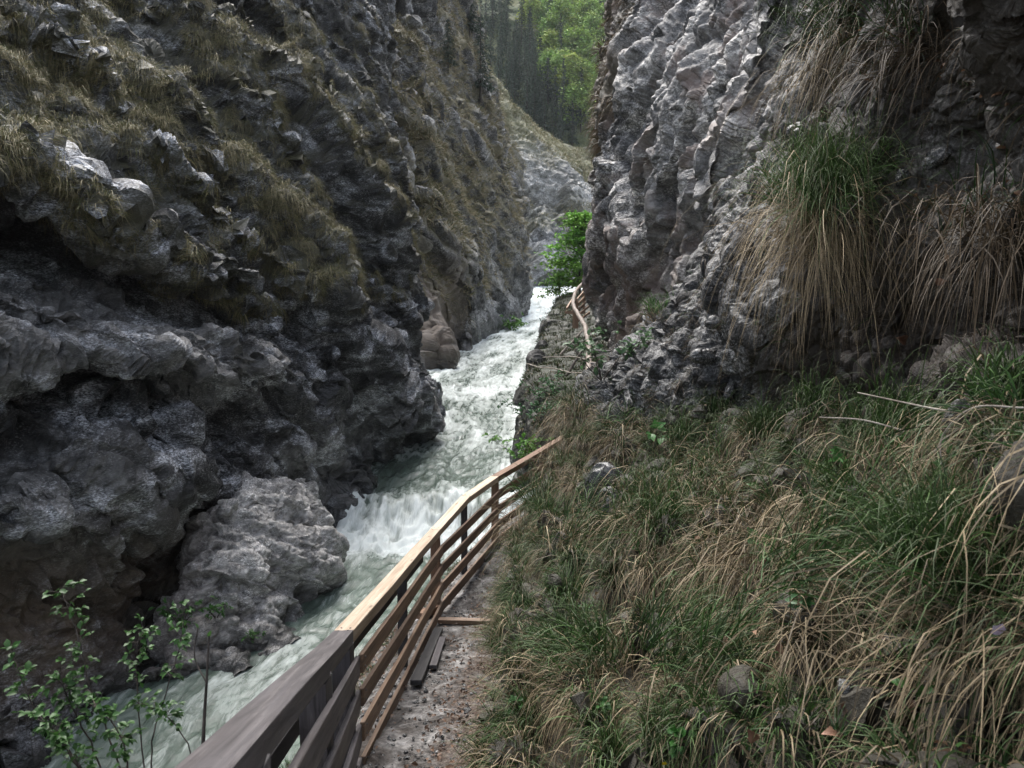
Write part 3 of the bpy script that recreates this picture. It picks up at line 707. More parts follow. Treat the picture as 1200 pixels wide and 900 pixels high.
_lit = tp.mix(_b, (.016, .011, .008), (.09, .055, .038))
_lit = tp.mix(tp.ramp(_c2.outputs['Color'], [(.55, 0), (.7, .7)]), _lit, (.15, .125, .10))
_col = tp.mix(tp.math('MULTIPLY', _sp.outputs[0], tp.ramp(_a, [(.35, 1), (.65, .55)])), _col, _lit)
tp.pbr(_col, .85, tp.bump(_b, .9, .03, tp.bump(_c2.outputs['Distance'], .4, .015)), .25)
mk = np.stack([litter, gr, gr * 0], 1)
tag(mesh_np('path', P3, quads=pq, mat=tp.m, attrs={'mask': mk}), 'narrow trodden stone path between the fence and the grass', 'path', kind='structure')

# ------------------------------------------------------------------ river
ys = [4.0]
while ys[-1] < 195: ys.append(ys[-1] + max(.045, .0030 * ys[-1] + .00006 * ys[-1] ** 2))
ys = np.array(ys); tt = np.linspace(-1, 1, 230)
Y, T = np.meshgrid(ys, tt, indexing='ij')
X = np.interp(Y, RY, RC) + T * np.interp(Y, RY, RW)
Zr = np.interp(Y, RY, RZ)
fy = np.array([4, 12, 15, 18, 20.5, 22, 23.5, 26, 28.5, 32, 36, 45, 55, 70, 90, 200.])
ff = np.array([.08, .10, .12, .12, .14, .50, .95, .60, .28, .34, .48, .56, .58, .60, .74, .9])
ffv = np.interp(Y, fy, ff)
P3 = np.stack([X, Y, Zr], -1).reshape(-1, 3)
ts = (T * np.interp(Y, RY, RW)).ravel(); sv = Y.ravel()
flow = np.stack([ts * 1.0, sv * .26, ts * 0], 1)
wv = np.stack([fbm(flow * .8 + 3, 2, 201), fbm(flow * .8 + 8, 2, 202), ts * 0], 1)
w1 = fbm(flow * .9 + wv * .9, 3, 203); w2 = fbm(np.stack([ts * 2.2, sv * 1.2, ts * 0 + 4], 1) + wv * 1.5, 4, 204, .55, True); w3 = fbm(np.stack([ts * 6, sv * 3.2, ts * 0 + 9], 1) + wv * 2, 3, 205)
rough = np.interp(Y, fy, np.array([.6, .6, .5, .4, .4, .9, 1.5, 1.1, .5, .5, .65, .65, .65, .7, .8, .8])).ravel()
P3[:, 2] -= .45 * sstep(21.5, 23.2, sv) * sstep(26.5, 24.2, sv) - .35 * np.exp(-((sv - 26.2) / .9) ** 2)
P3[:, 2] += rough * (w1 * .46 + w2 * .16 + w3 * .055)
bigf = fbm(np.stack([ts * .5, sv * .16, ts * 0 + 2], 1) + wv * .5, 3, 206)
foam = ffv.ravel() + bigf * .62 + w1 * .34 + w2 * .12
# calmer dark water along the left wall of the first pool
foam -= .22 * sstep(-.9, -2.6, ts) * (sv > 24) * (sv < 40) + .25 * sstep(1.0, -.6, np.abs(ts - .6)) * (sv > 17) * (sv < 21.5)
foam += .28 * np.exp(-((sv - 14.2) / 3.0) ** 2 - ((ts + .7) / .55) ** 2)
sp_ = np.concatenate(SHORE); sp_ = sp_[np.abs(sp_[:, 2] - np.interp(sp_[:, 1], RY, RZ)) < .3]
hg, xe, ye = np.histogram2d(sp_[:, 0], sp_[:, 1], bins=[np.arange(-14, 14, .2), np.arange(4, 140, .2)])
hg = (hg > 0).astype(np.float32)
for _ in range(4):
    q = np.pad(hg, 1, 'edge'); hg = np.maximum(hg, .72 * np.maximum.reduce([q[:-2, 1:-1], q[2:, 1:-1], q[1:-1, :-2], q[1:-1, 2:]]))
gx = np.clip(((P3[:, 0] + 14) / .2).astype(int), 0, hg.shape[0] - 1); gy = np.clip(((P3[:, 1] - 4) / .2).astype(int), 0, hg.shape[1] - 1)
foam += .34 * (.45 + .55 * sstep(19, 23, P3[:, 1])) * hg[gx, gy] * sstep(-.2, .3, bigf + w2)
a_, b_ = Y.shape; ii = np.arange(a_ * b_).reshape(a_, b_)
pq = np.stack([ii[:-1, :-1], ii[1:, :-1], ii[1:, 1:], ii[:-1, 1:]], -1).reshape(-1, 4)[:, ::-1]
tr_ = NT('white water'); uvn = tr_.n('ShaderNodeUVMap', uv_map='UVMap').outputs[0]
_at = tr_.n('ShaderNodeAttribute', attribute_name='foam'); _sp = tr_.n('ShaderNodeSeparateColor'); tr_.l(_at.outputs['Color'], _sp.inputs[0])
_n1 = tr_.noise(tr_.mapping(uvn, (2.4, .55, 1)), 1.0, 9, .68, 1.6)
_n2 = tr_.noise(tr_.mapping(uvn, (8, 2.0, 1)), 1.0, 8, .7, 1.2)
_f = tr_.math('ADD', _sp.outputs[0], tr_.math('ADD', tr_.math('MULTIPLY', tr_.math('SUBTRACT', _n1, .5), 1.25), tr_.math('MULTIPLY', tr_.math('SUBTRACT', _n2, .5), .5)))
_ff = tr_.ramp(_f, [(.34, 0), (.56, .30), (.86, 1)])
_wc = tr_.mix(tr_.ramp(_n1, [(.35, 0), (.7, 1)]), (.06, .085, .066), (.165, .212, .176))
_col = tr_.mix(_ff, _wc, (.64, .685, .665))
_nr = tr_.bump(_n2, .35, .06, tr_.bump(_n1, .5, .14))
tr_.pbr(_col, tr_.ramp(_ff, [(0, .16), (.6, .55), (1, .75)]), _nr, .5)
uv = np.stack([ts, sv], 1)
tag(mesh_np('river', P3, quads=pq, mat=tr_.m, attrs={'foam': np.stack([foam] * 3, 1)}, uv=uv), 'milky green mountain river breaking into white rapids', 'river', kind='structure')

# ground under everything
tg = NT('gorge ground'); _n = tg.noise(tg.obj(), .2, 6, .6); tg.pbr(tg.ramp(_n, [(.4, (.05, .045, .04)), (.6, (.12, .11, .10))]), .9)
gv = np.array([(-900, -600, -9.5), (900, -600, -9.5), (900, 1400, -9.5), (-900, 1400, -9.5)])
tag(mesh_np('ground', gv, quads=np.array([[0, 1, 2, 3]]), mat=tg.m), 'stony ground under the gorge', 'ground', kind='structure')
# ------------------------------------------------------------------ grass and turf
MOSSPAL = (np.array([.062, .074, .024]), np.array([.14, .14, .05]), np.array([.13, .112, .055]), np.array([.31, .26, .145]))
def turf(name, net, dens, n, rad, ln, nb, width, straw, pal, label, K=3, **kw):
    k = sample(net, dens, n)
    bl = Blades()
    d = project(net.P[k])[2]
    N = net.smooth_normals(3)[k]
    tussocks(bl, net.P[k], N, rad(d), ln(d), nb, width, straw(k), K, pal, **kw)
    return tag(bl.build(name, M_grass), label, 'grass', kind='stuff')

_, _, dL = project(netL.P); dL = np.maximum(dL, 3)
u = lambda a, b, n: rng.uniform(a, b, n)
turf('turf', netL, (mossL > .25) * mossL / dL ** 1.2, 5600, lambda d: u(.12, .34, len(d)), lambda d: u(.22, .55, len(d)), 64, .009, lambda k: np.clip(.55 + .5 * fbm(netL.P[k] * .35, 2, 7), .1, .95), MOSSPAL, 'shaggy olive and tan turf combed down the near left cliff', up=.1, droop=1.7, green_up=.1)
_, _, d2_ = project(net2.P); d2_ = np.maximum(d2_, 30)
turf('turf', net2, (moss2 > .12) * moss2 / d2_, 4200, lambda d: u(.4, 1.1, len(d)), lambda d: u(.5, 1.2, len(d)), 30, .05, lambda k: np.clip(.55 + .5 * fbm(net2.P[k] * .1, 2, 7), .1, .95), (np.array([.09, .095, .035]), np.array([.15, .145, .058]), np.array([.20, .165, .09]), np.array([.34, .28, .165])), 'pale dry turf on the ledges of the second left buttress', up=.3, droop=1.0, green_up=.4)
turf('turf', net3, (c3 > .3) * c3, 700, lambda d: u(.8, 2.0, len(d)), lambda d: u(.5, 1.3, len(d)), 24, .1, lambda k: np.full(len(k), .55), (np.array([.10, .115, .04]), np.array([.15, .16, .06]), np.array([.22, .19, .10]), np.array([.30, .26, .15])), 'pale grass slope on top of the far cliff below the conifers', up=.5, green_up=.6)
mR = netR.m[:, 0]
turf('turf', netR, (mR > .3) * mR, 260, lambda d: u(.2, .5, len(d)), lambda d: u(.4, .9, len(d)), 45, .03, lambda k: np.full(len(k), .75), (np.array([.05, .05, .02]), np.array([.075, .07, .03]), np.array([.09, .06, .035]), np.array([.15, .11, .065])), 'brown hanging turf along the left edge of the right cliff', up=.2, droop=1.3, green_up=.3)
turf('turf', netK, (mossK > .2) * mossK, 1500, lambda d: u(.15, .4, len(d)), lambda d: u(.15, .5, len(d)), 26, .03, lambda k: np.full(len(k), .18), (np.array([.018, .034, .010]), np.array([.05, .085, .022]), np.array([.10, .072, .042]), np.array([.2, .15, .09])), 'low green growth on the riverbank under the far path', up=.4, green_up=.5)

_, _, dA = project(netA.P); dA = np.maximum(dA, 1.2)
gA = np.clip(GA + .15 * fbm(netA.P * 1.2, 3, 301), 0, 1) * (GA > .12)
def strawA(k):
    return np.clip(.55 + .9 * fbm(netA.P[k] * .8, 3, 302), .08, .95)
clump = sstep(.04, .3, farA) * sstep(.30, .55, fr_) * sstep(-.12, .16, fbm(netA.P * 1.7, 3, 303) + .12 * netA.N[:, 2])
fl = rng.random(200000)
def strawT(k):
    return np.clip(.45 + .75 * fbm(netA.P[k] * .9, 3, 302) + rng.normal(size=len(k)) * .28, .05, .97)
from mathutils.kdtree import KDTree
kd = KDTree(len(gz))
for i_, v_ in enumerate(netA.P[gz]): kd.insert(v_, i_)
kd.balance()
ki = gz[[kd.find(tuple(c + np.array([0, -.05, .06])))[1] for c in TC]]
nT = len(ki); NS = netA.smooth_normals(12)[ki]; CT_ = netA.P[ki]
stT = np.clip(.31 + .5 * fbm(CT_ * .8, 2, 305) + rng.normal(size=nT) * .26, .08, .95)
fallD = np.clip(np.linalg.norm(CT_ - EYE, axis=1), 1, 20)
bl = Blades()
for st, L0, up_, gu, n_ in ((1, 1.0, .15, .5, 330), (0, .72, .5, .75, 330)):
    nb_ = np.maximum(6, (n_ * (stT if st else 1 - stT) * rng.uniform(.6, 1.3, nT))).astype(int)
    for q_ in np.array_split(np.argsort(nb_), 12):
        m_ = int(nb_[q_].mean())
        tussocks(bl, CT_[q_], NS[q_] * .7 + np.array([0, -.1, .25]), u(.07, .17, len(q_)), u(.38, .78, len(q_)) * L0 * np.clip(.6 + .05 * fallD[q_], .65, 1.1), m_, .0055, np.full(len(q_), st), 6, None, up=up_, droop=1.45 if st else 1.15, green_up=gu)
tag(bl.build('grass', M_grass), 'long green and straw tussock grass hanging down the right hillside', 'grass', kind='stuff')
print('TUSSOCKS', nT)
turf('grass', netA, (GA > .5) * (farA > .1) / dA ** 1.2, 260, lambda d: u(.03, .10, len(d)), lambda d: u(.2, .5, len(d)), 26, .005, strawT, None, 'loose single blades of grass between the hillside tussocks', K=5, up=.3, droop=1.4, green_up=.7)
turf('grass', netA, gA * (GA > .6) * (fr_ > .3) * (.1 + .9 * sstep(.04, .3, farA)) / dA ** 1.2, 420, lambda d: u(.06, .16, len(d)), lambda d: u(.05, .13, len(d)), 20, .0055, lambda k: np.full(len(k), .35), (GREEN * .9, GREEN2 * .8, DEAD * .7, STRAW2), 'short green growth between the hillside tussocks', K=3, up=.6, green_up=.9)
turf('grass', netA, ((GA > .02) & (GA <= .5)) * .3 * (netA.N[:, 2] > -.3) + gA * ((GA > .12) & (GA < .95)) * 0.5, 620, lambda d: u(.04, .12, len(d)), lambda d: u(.12, .38, len(d)), 26, .005, lambda k: np.full(len(k), .7), (GREEN * .8, GREEN2 * .8, DEAD, STRAW2), 'thin dry grass on the dark overhang and outcrop', K=4, up=.2, droop=1.3)
# outer edge of the path, under the fence
class Q: pass
def edge_turf():
    n = 420; y = rng.uniform(2.5, 15.5, n); q = -rng.uniform(.1, .75, n)
    P = np.stack([fence_x(y) + q, y, path_z(y) - .6 * np.maximum(-q - .12, 0) - .03], 1)
    bl = Blades(); tussocks(bl, P, np.tile([(-.3, 0, .95)], (n, 1)), u(.03, .1, n), u(.08, .24, n), 16, .006, np.full(n, .45), 3, (GREEN, GREEN2 * 1.2, DEAD, STRAW2))
    tag(bl.build('grass', M_grass), 'sparse grass on the edge outside the wooden fence', 'grass', kind='stuff')
edge_turf()

# hanging tussocks one can point to
def tussock(px, py, size, ln, nb, straw, label, up=.5, width=.006, pal=None, droop=1.0):
    p, n = netA.at(px, py)
    root = empty('grass_tussock', p, label, 'grass tussock', 'big tussocks on the right hillside')
    for nm, st, f in (('dry_blades', 1.0, straw), ('green_blades', 0.0, 1 - straw)):
        m = 14; a = p + rng.normal(size=(m, 3)) * size * np.array([.6, .6, .35]) + np.array([0, 0, size * (-.35 if st else .35)]); b = Blades()
        tussocks(b, a, np.tile(n * .6 + np.array([0, -.3, .3]), (m, 1)), np.full(m, size * .5), np.full(m, ln) * rng.uniform(.8, 1.1, m) * (1 if st else .75), max(4, int(nb * f / m)), width, np.full(m, st), 6, pal, up=up, droop=droop, green_up=.75)
        b.build(nm, M_grass, root)
tussock(955, 240, .27, 1.2, 2600, .36, 'big straw and green tussock hanging over the dark hollow', .5, .0042, (GREEN * 1.6, GREEN2 * 1.5, STRAW2 * 1.8, STRAW * 1.25), droop=1.15)
tussock(1000, 40, .36, 1.2, 900, .5, 'long tussock hanging from the top edge above the pale right cliff', .3, droop=1.3)
tussock(1070, 45, .25, .8, 420, .65, 'thin dry tussock hanging in the dark top right corner', .3, pal=(GREEN * .8, GREEN2 * .7, DEAD, STRAW2), droop=1.3)
tussock(1175, 250, .24, .85, 520, .85, 'brown drooping tussock at the right edge above the dark hollow', .2, pal=(GREEN * .8, GREEN2 * .7, DEAD * 1.2, STRAW2), droop=1.4)
tussock(1105, 560, .26, .8, 1300, .8, 'pale straw tussock sweeping down below the dark hollow', .7, .0045, (GREEN, GREEN2, STRAW2 * 1.8, STRAW * 1.25))
tussock(1190, 470, .10, .55, 300, .15, 'dark green tussock of broad blades at the right edge', 1.0, .009)
tussock(985, 590, .16, .5, 380, .55, 'upright green tussock with straw skirt under the dark hollow', .9)
tussock(860, 545, .26, .75, 640, .6, 'straw tussock at the foot of the knobbly outcrop', .6)
tussock(672, 482, .30, 1.2, 560, .6, 'drooping tussock at the corner where the handrail ends', .4, .008, droop=1.3)
tussock(738, 505, .28, .9, 480, .85, 'dry brown tussock under the knobbly outcrop near the fence end', .4, .008, droop=1.3)
tussock(630, 590, .34, 1.0, 700, .5, 'tussock bulging over the path beside the last fence post', .5, .008, droop=1.2)
tussock(705, 630, .32, .95, 760, .55, 'rounded tussock hanging above the stepped part of the path', .5, .007, droop=1.15)
tussock(640, 770, .18, .45, 480, .3, 'green tussock leaning over the near edge of the path', .7)
tussock(770, 365, .3, .6, 260, .2, 'bright grass tuft on top of the knobbly outcrop', .8, .012, (GREEN * 1.5, GREEN2 * 1.6, STRAW2, STRAW))

for x, y, sz, ln, nb, st, lab in ((955, 492, .12, .5, 320, .1, 'upright dark green tuft at the left end of the dark hollow'), (905, 512, .14, .5, 300, .3, 'green tuft under the tip of the big hanging tussock'), (815, 520, .16, .55, 300, .15, 'fresh green tuft at the foot of the rocky knobs'), (1050, 520, .12, .5, 320, .2, 'green tuft rising in front of the dark hollow'), (770, 600, .22, .7, 520, .45, 'mixed green and straw tussock below the rocky knobs'), (900, 640, .2, .7, 520, .7, 'straw tussock hanging left of the broad leaved plant'), (1000, 690, .16, .6, 520, .5, 'straw and green tussock right of the broad leaved plants'), (1140, 700, .12, .55, 520, .2, 'dark green tussock beside the lilac flower'), (830, 790, .18, .55, 520, .3, 'green tussock above the yellow flowers'), (690, 790, .2, .5, 480, .3, 'low green tussock above the near end of the path')):
    tussock(x, y, sz * 1.5, ln * 1.35, int(nb * 1.6), st, lab, .6, .006 if x < 1000 else .005)

# ------------------------------------------------------------------ wooden fence
M_pale = wood_material('new pale planed wood', (.26, .185, .12), (.42, .325, .235), (.56, .47, .37), .25, (.36, .31, .26))
M_brown = wood_material('reddish brown larch', (.07, .042, .026), (.18, .115, .073), (.29, .20, .135), .4, (.11, .09, .072))
M_orange = wood_material('orange brown larch post', (.10, .052, .03), (.20, .112, .066), (.31, .195, .125), .3, (.13, .10, .08))
M_dark = wood_material('weathered dark wood', (.02, .017, .017), (.058, .05, .05), (.12, .108, .105), .55, (.085, .078, .085))
M_black = wood_material('blackened old wood', (.008, .007, .007), (.022, .02, .02), (.045, .04, .04), .3, (.03, .03, .03))
tm = NT('steel screw'); tm.pbr((.05, .05, .052), .4, None, .5, ); M_screw = tm.m

def beam(name, p0, p1, w, h, mat, parent=None, roll=0.0, bev=.006, seg=6):
    p0, p1 = Vector(p0), Vector(p1); ax = p1 - p0; L = ax.length
    x = ax.normalized(); up = Vector((0, 0, 1))
    if abs(x.z) > .95: up = Vector((0, 1, 0))
    y = up.cross(x).normalized(); z = x.cross(y)
    Mx = Matrix((x, y, z)).transposed().to_4x4() @ Matrix.Rotation(roll, 4, 'X'); Mx.translation = (p0 + p1) / 2
    bm = bmesh.new(); bmesh.ops.create_cube(bm, size=1)
    bmesh.ops.scale(bm, vec=(L, w, h), verts=bm.verts)
    long_e = [e for e in bm.edges if abs((e.verts[0].co - e.verts[1].co).x) > L * .5]
    if L > .6: bmesh.ops.subdivide_edges(bm, edges=long_e, cuts=seg)
    ed = [e for e in bm.edges if len(e.link_faces) == 2 and e.calc_face_angle(0) > .5]
    bmesh.ops.bevel(bm, geom=ed, offset=min(bev, w * .2, h * .2), segments=2, affect='EDGES', profile=.6)
    rr = random.Random(int(L * 9973 + p0.x * 31 + p0.z * 7))
    for v in bm.verts:
        s = math.sin(v.co.x * 2.3 + rr.random() * .3) * .0025
        v.co.y += s + rr.uniform(-.0012, .0012); v.co.z += rr.uniform(-.0012, .0012)
    me = bpy.data.meshes.new(name); bm.to_mesh(me); bm.free(); me.materials.append(mat)
    o = bpy.data.objects.new(name, me); COL.objects.link(o)
    if parent:
        o.parent = parent; Mx.translation -= Vector(parent.location)
    o.matrix_local = Mx
    return o

def rel(x, y, z): return Vector((x, y, 4 + z))
Bq, Sq, C1, Mq, C2, Eq = rel(-.33, -.9, -.12), rel(-1.09, 4.97, -2.22), rel(-.946, 9.61, -2.98), Vector(W(546, 581, 11.2)), rel(-.263, 12.13, -2.92), rel(1.02, 15.26, -2.87)
E2 = Eq + (Eq - C2).normalized() * 1.6
fence = empty('wooden_fence', rel(-.95, 9.6, -4.1), 'larch board fence with pale and dark handrail along the near path', 'fence')
RW_, RH_ = .125, .085
def hr(a, b, mat, label=None, w=RW_):
    dz = Vector((0, 0, -RH_ / 2)); o = beam('handrail', a + dz, b + dz, w, RH_, mat, fence, 0, .006, 10)
    if label: o['label'] = label
    return o
gap = .004
def inset(a, b, s=gap): v = (b - a).normalized() * s; return a + v, b - v
h0 = hr(*inset(Bq, Sq), M_dark, 'dark weathered nearest handrail beam', .128)
h1 = hr(*inset(Sq, C1), M_pale, 'pale new handrail beam from the dark beam to the bend')
h2 = hr(*inset(C1, Mq), M_pale, 'pale handrail piece just past the bend')
h3 = hr(*inset(Mq, C2), M_pale, 'short pale handrail piece before the second bend')
h4 = hr(*inset(C2, E2), M_orange, 'reddish brown handrail running into the grass')
# screws on the joints, sub-parts of the beams
def screws(o, pts):
    for p in pts:
        bm = bmesh.new(); bmesh.ops.create_cone(bm, cap_ends=True, segments=10, radius1=.007, radius2=.0055, depth=.004)
        me = bpy.data.meshes.new('screw'); bm.to_mesh(me); bm.free(); me.materials.append(M_screw)
        s = bpy.data.objects.new('screw', me); COL.objects.link(s); s.parent = o
        s.location = p
def ends(o, k):
    L = o.data.vertices; mx = max(v.co.x for v in L)
    return [(k * (mx - .05), .03, RH_ / 2 + .003), (k * (mx - .05), -.03, RH_ / 2 + .003)]
screws(h1, ends(h1, -1) + ends(h1, 1)); screws(h2, ends(h2, -1)); screws(h3, ends(h3, -1)); screws(h0, ends(h0, 1)); screws(h4, ends(h4, -1))
def side(a, b):
    d = (b - a); d.z = 0; d.normalize(); return Vector((d.y, -d.x, 0))
DROPS = (.265, .505, .745, .985); BH = .125; BT = .032
def boards(a, b, mat, lab=None, s0=0, s1=0, off=.078):
    n = side(a, b); d = (b - a).normalized()
    for k, dr in enumerate(DROPS):
        p = a + n * off + d * s0 + Vector((0, 0, -dr + random.uniform(-.008, .008))); q = b + n * off + d * s1 + Vector((0, 0, -dr + random.uniform(-.008, .008)))
        o = beam('board', p, q, BT, BH * random.uniform(.94, 1.06), mat, fence)
        if lab: o['label'] = lab
        if mat is not M_dark:
            hx = max(v.co.x for v in o.data.vertices)
            for sx in (-1, 1):
                for dz in (-.03, .03):
                    bm = bmesh.new(); bmesh.ops.create_cone(bm, cap_ends=True, segments=8, radius1=.008, radius2=.006, depth=.005, matrix=Matrix.Rotation(math.pi / 2, 4, 'X'))
                    me = bpy.data.meshes.new('screw'); bm.to_mesh(me); bm.free(); me.materials.append(M_screw)
                    s = bpy.data.objects.new('screw', me); COL.objects.link(s); s.parent = o; s.location = (sx * (hx - .06), -BT / 2 - .003, dz)
boards(Bq, Sq, M_dark, 'dark weathered board of the nearest bay', 0, .12)
boards(Sq, C1, M_brown, None, .13, .05)
boards(C1, C2, M_brown, None, -.02, .03)
boards(C2, E2, M_orange, None, -.02, 0)
def post(p, mat, w=.115, bot=None, off=0.0, d=None, lab=None):
    p = p.copy()
    if d is not None: p += side(*d) * off
    g = path_z(p.y) - .45 if bot is None else bot
    o = beam('post', (p.x, p.y, g), (p.x, p.y, p.z - RH_ - .002), w, w, mat, fence)
    if lab: o['label'] = lab
t_ = lambda a, b, y: a + (b - a) * ((y - a.y) / (b.y - a.y))
for y in (.4, 1.9, 3.45): post(t_(Bq, Sq, y), M_dark, .125)
post(t_(Bq, Sq, 4.85), M_dark, .12)
for p in (C1, C2): post(p + (Vector((0, -.02, 0))), M_orange, .115, lab='orange brown corner post')
post(t_(Sq, C1, 7.35), M_black, .085, None, -.03, (Sq, C1), 'old blackened post behind the boards')
post(Mq, M_black, .085, None, -.03, (C1, C2), 'old blackened post behind the boards')
post(t_(C2, Eq, 14.1), M_black, .085, None, -.03, (C2, Eq), 'old blackened post behind the boards')
a, b = t_(Bq, Sq, 1.2), t_(Bq, Sq, 4.9); nn = side(Bq, Sq) * -.13
o = beam('old_rail', a + nn + Vector((0, 0, -.36)), b + nn + Vector((0, 0, -.36)), .05, .09, M_black, fence)
a, b = t_(Sq, C1, 5.4), t_(Sq, C1, 9.3); nn = side(Sq, C1) * -.13
o = beam('old_rail', a + nn + Vector((0, 0, -.32)), b + nn + Vector((0, 0, -.32)), .045, .08, M_black, fence)

# loose timber on the path
def plank(px0, py0, px1, py1, wd, th, mat, name, label, cat, grp=None):
    def g(px, py):
        for d in np.arange(3, 20, .02):
            p = W(px, py, d)
            if p[2] <= path_z(p[1]) + th / 2 + .035: return Vector(p)
    o = beam(name, g(px0, py0), g(px1, py1), wd, th, mat); tag(o, label, cat, grp); return o
plank(487, 800, 514, 738, .10, .045, M_black, 'plank', 'longer blackish plank lying against the fence foot before the step', 'plank')
plank(507, 782, 519, 748, .07, .04, M_dark, 'plank', 'shorter grey plank beside the blackish one before the step', 'plank')
plank(566, 657, 583, 636, .09, .05, M_black, 'plank', 'old dark plank at the fence foot beyond the step', 'plank')
plank(514, 727, 581, 729, .08, .05, M_brown, 'step_timber', 'reddish timber laid across the path as a step edge', 'step')
plank(492, 722, 512, 712, .1, .08, M_orange, 'timber_offcut', 'short orange timber end poking out beside the corner post', 'timber')

# ------------------------------------------------------------------ tubes, leaves, shrubs
def tube(bl, pts, radii, sides=7):
    pts = np.array(pts, float); n = len(pts)
    radii = np.array(radii) if hasattr(radii, '__len__') else np.full(n, radii)
    t = np.gradient(pts, axis=0); t /= np.maximum(np.linalg.norm(t, axis=1), 1e-9)[:, None]
    ref = np.array([.31, .87, .38]); a = np.cross(t, ref); a /= np.linalg.norm(a, axis=1)[:, None]; b = np.cross(t, a)
    th = np.arange(sides) / sides * 2 * np.pi
    V = pts[:, None] + radii[:, None, None] * (a[:, None] * np.cos(th)[None, :, None] + b[:, None] * np.sin(th)[None, :, None])
    i = np.arange(n * sides).reshape(n, sides); j = np.roll(i, -1, 1)
    q = np.stack([i[:-1], j[:-1], j[1:], i[1:]], -1).reshape(-1, 4)
    V = V.reshape(-1, 3)
    bl.add(V, q, np.zeros((len(V), 3)))

def curve(pts, n):
    P = np.array(pts, float); 
    return resample(P, 0, [n] * (len(P) - 1))

def leaves(bl, P, D, size, col, wr=.5, up=None, fold=.18, droop=.25):
    """pointed leaves with a folded midrib: P base, D direction"""
    n = len(P); D = D / np.maximum(np.linalg.norm(D, axis=1), 1e-6)[:, None]
    u0 = np.tile([[0, 0, 1.0]], (n, 1)) + rng.normal(size=(n, 3)) * .35 if up is None else up
    s = np.cross(D, u0); s /= np.maximum(np.linalg.norm(s, axis=1), 1e-6)[:, None]; nn = np.cross(s, D)
    T = [(0, 0, 0), (.3, .36, fold), (.62, .42, fold), (.3, 0, .02), (.62, 0, -.02), (.3, -.36, fold), (.62, -.42, fold), (1, 0, -droop)]
    V = np.stack([P + size[:, None] * (D * x + s * (y * wr * 1.15) + nn * (z * .6)) for x, y, z in T], 1).astype(np.float32)
    f = np.array([(0, 3, 1, 0), (3, 4, 2, 1), (4, 7, 2, 4), (0, 5, 3, 0), (3, 5, 6, 4), (4, 6, 7, 4)])
    quads = np.array([(3, 4, 2, 1), (5, 6, 4, 3)]); tris = np.array([(0, 3, 1), (4, 7, 2), (0, 5, 3), (6, 7, 4)])
    b = (np.arange(n) * 8)[:, None, None]
    tq = np.concatenate([tris, tris[:, 2:]], 1)   # degenerate quads are split below
    bl.V.append(V.reshape(-1, 3)); bl.q.append((b + quads).reshape(-1, 4) + bl.n)
    if not hasattr(bl, 't'): bl.t = []
    bl.t.append((b + tris).reshape(-1, 3) + bl.n)
    bl.c.append(np.repeat(col * rng.uniform(.75, 1.25, (n, 1)), 8, 0)); bl.n += n * 8
def build_leaves(bl, name, parent=None, mat=None, smooth=True):
    return mesh_np(name, np.concatenate(bl.V), quads=np.concatenate(bl.q), tris=np.concatenate(bl.t) if getattr(bl, 't', None) else None, mat=mat or M_leaf, parent=parent, attrs={'Col': np.concatenate(bl.c)}, smooth=smooth)

LEAFG = np.array([.042, .105, .024]); LEAFB = np.array([.10, .24, .035]); LEAFD = np.array([.03, .085, .03])
def sapling(name, root, stems, r0, leafL, nleaf, col, label, cat, group=None, wr=.62, spread=1.3, start=.35):
    """stems: polylines of world points; leaves sit along the upper part of each in loose sprays"""
    e = empty(name, root, label, cat, group)
    sb, lb = Blades(), Blades()
    for st in stems:
        c = curve(st, 8); c += rng.normal(size=c.shape) * r0 * .5
        tube(sb, c, np.linspace(r0, r0 * .3, len(c)))
        n = nleaf; k0 = int(len(c) * start)
        for _ in range(n):
            i = rng.integers(k0, len(c)); 
            p = c[i]; out = rng.normal(size=3) * np.array([1, 1, .45]); out /= np.linalg.norm(out)
            tl = leafL * rng.uniform(.5, 1.8) * spread
            q = p + out * tl + np.array([0, 0, tl * .3])
            tube(sb, [p, (p + q) / 2 + np.array([0, 0, tl * .1]), q], [r0 * .3, r0 * .25, r0 * .15], 4)
            m = 4
            dd = out[None] + rng.normal(size=(m, 3)) * .75 * np.array([1, 1, .5])
            leaves(lb, np.repeat(q[None], m, 0) - out * rng.uniform(0, tl * .7, (m, 1)), dd, leafL * rng.uniform(.6, 1.15, m), col, wr)
    mesh_np('stem', np.concatenate(sb.V), quads=np.concatenate(sb.q), mat=M_bark, parent=e)
    build_leaves(lb, 'foliage', e)
    return e

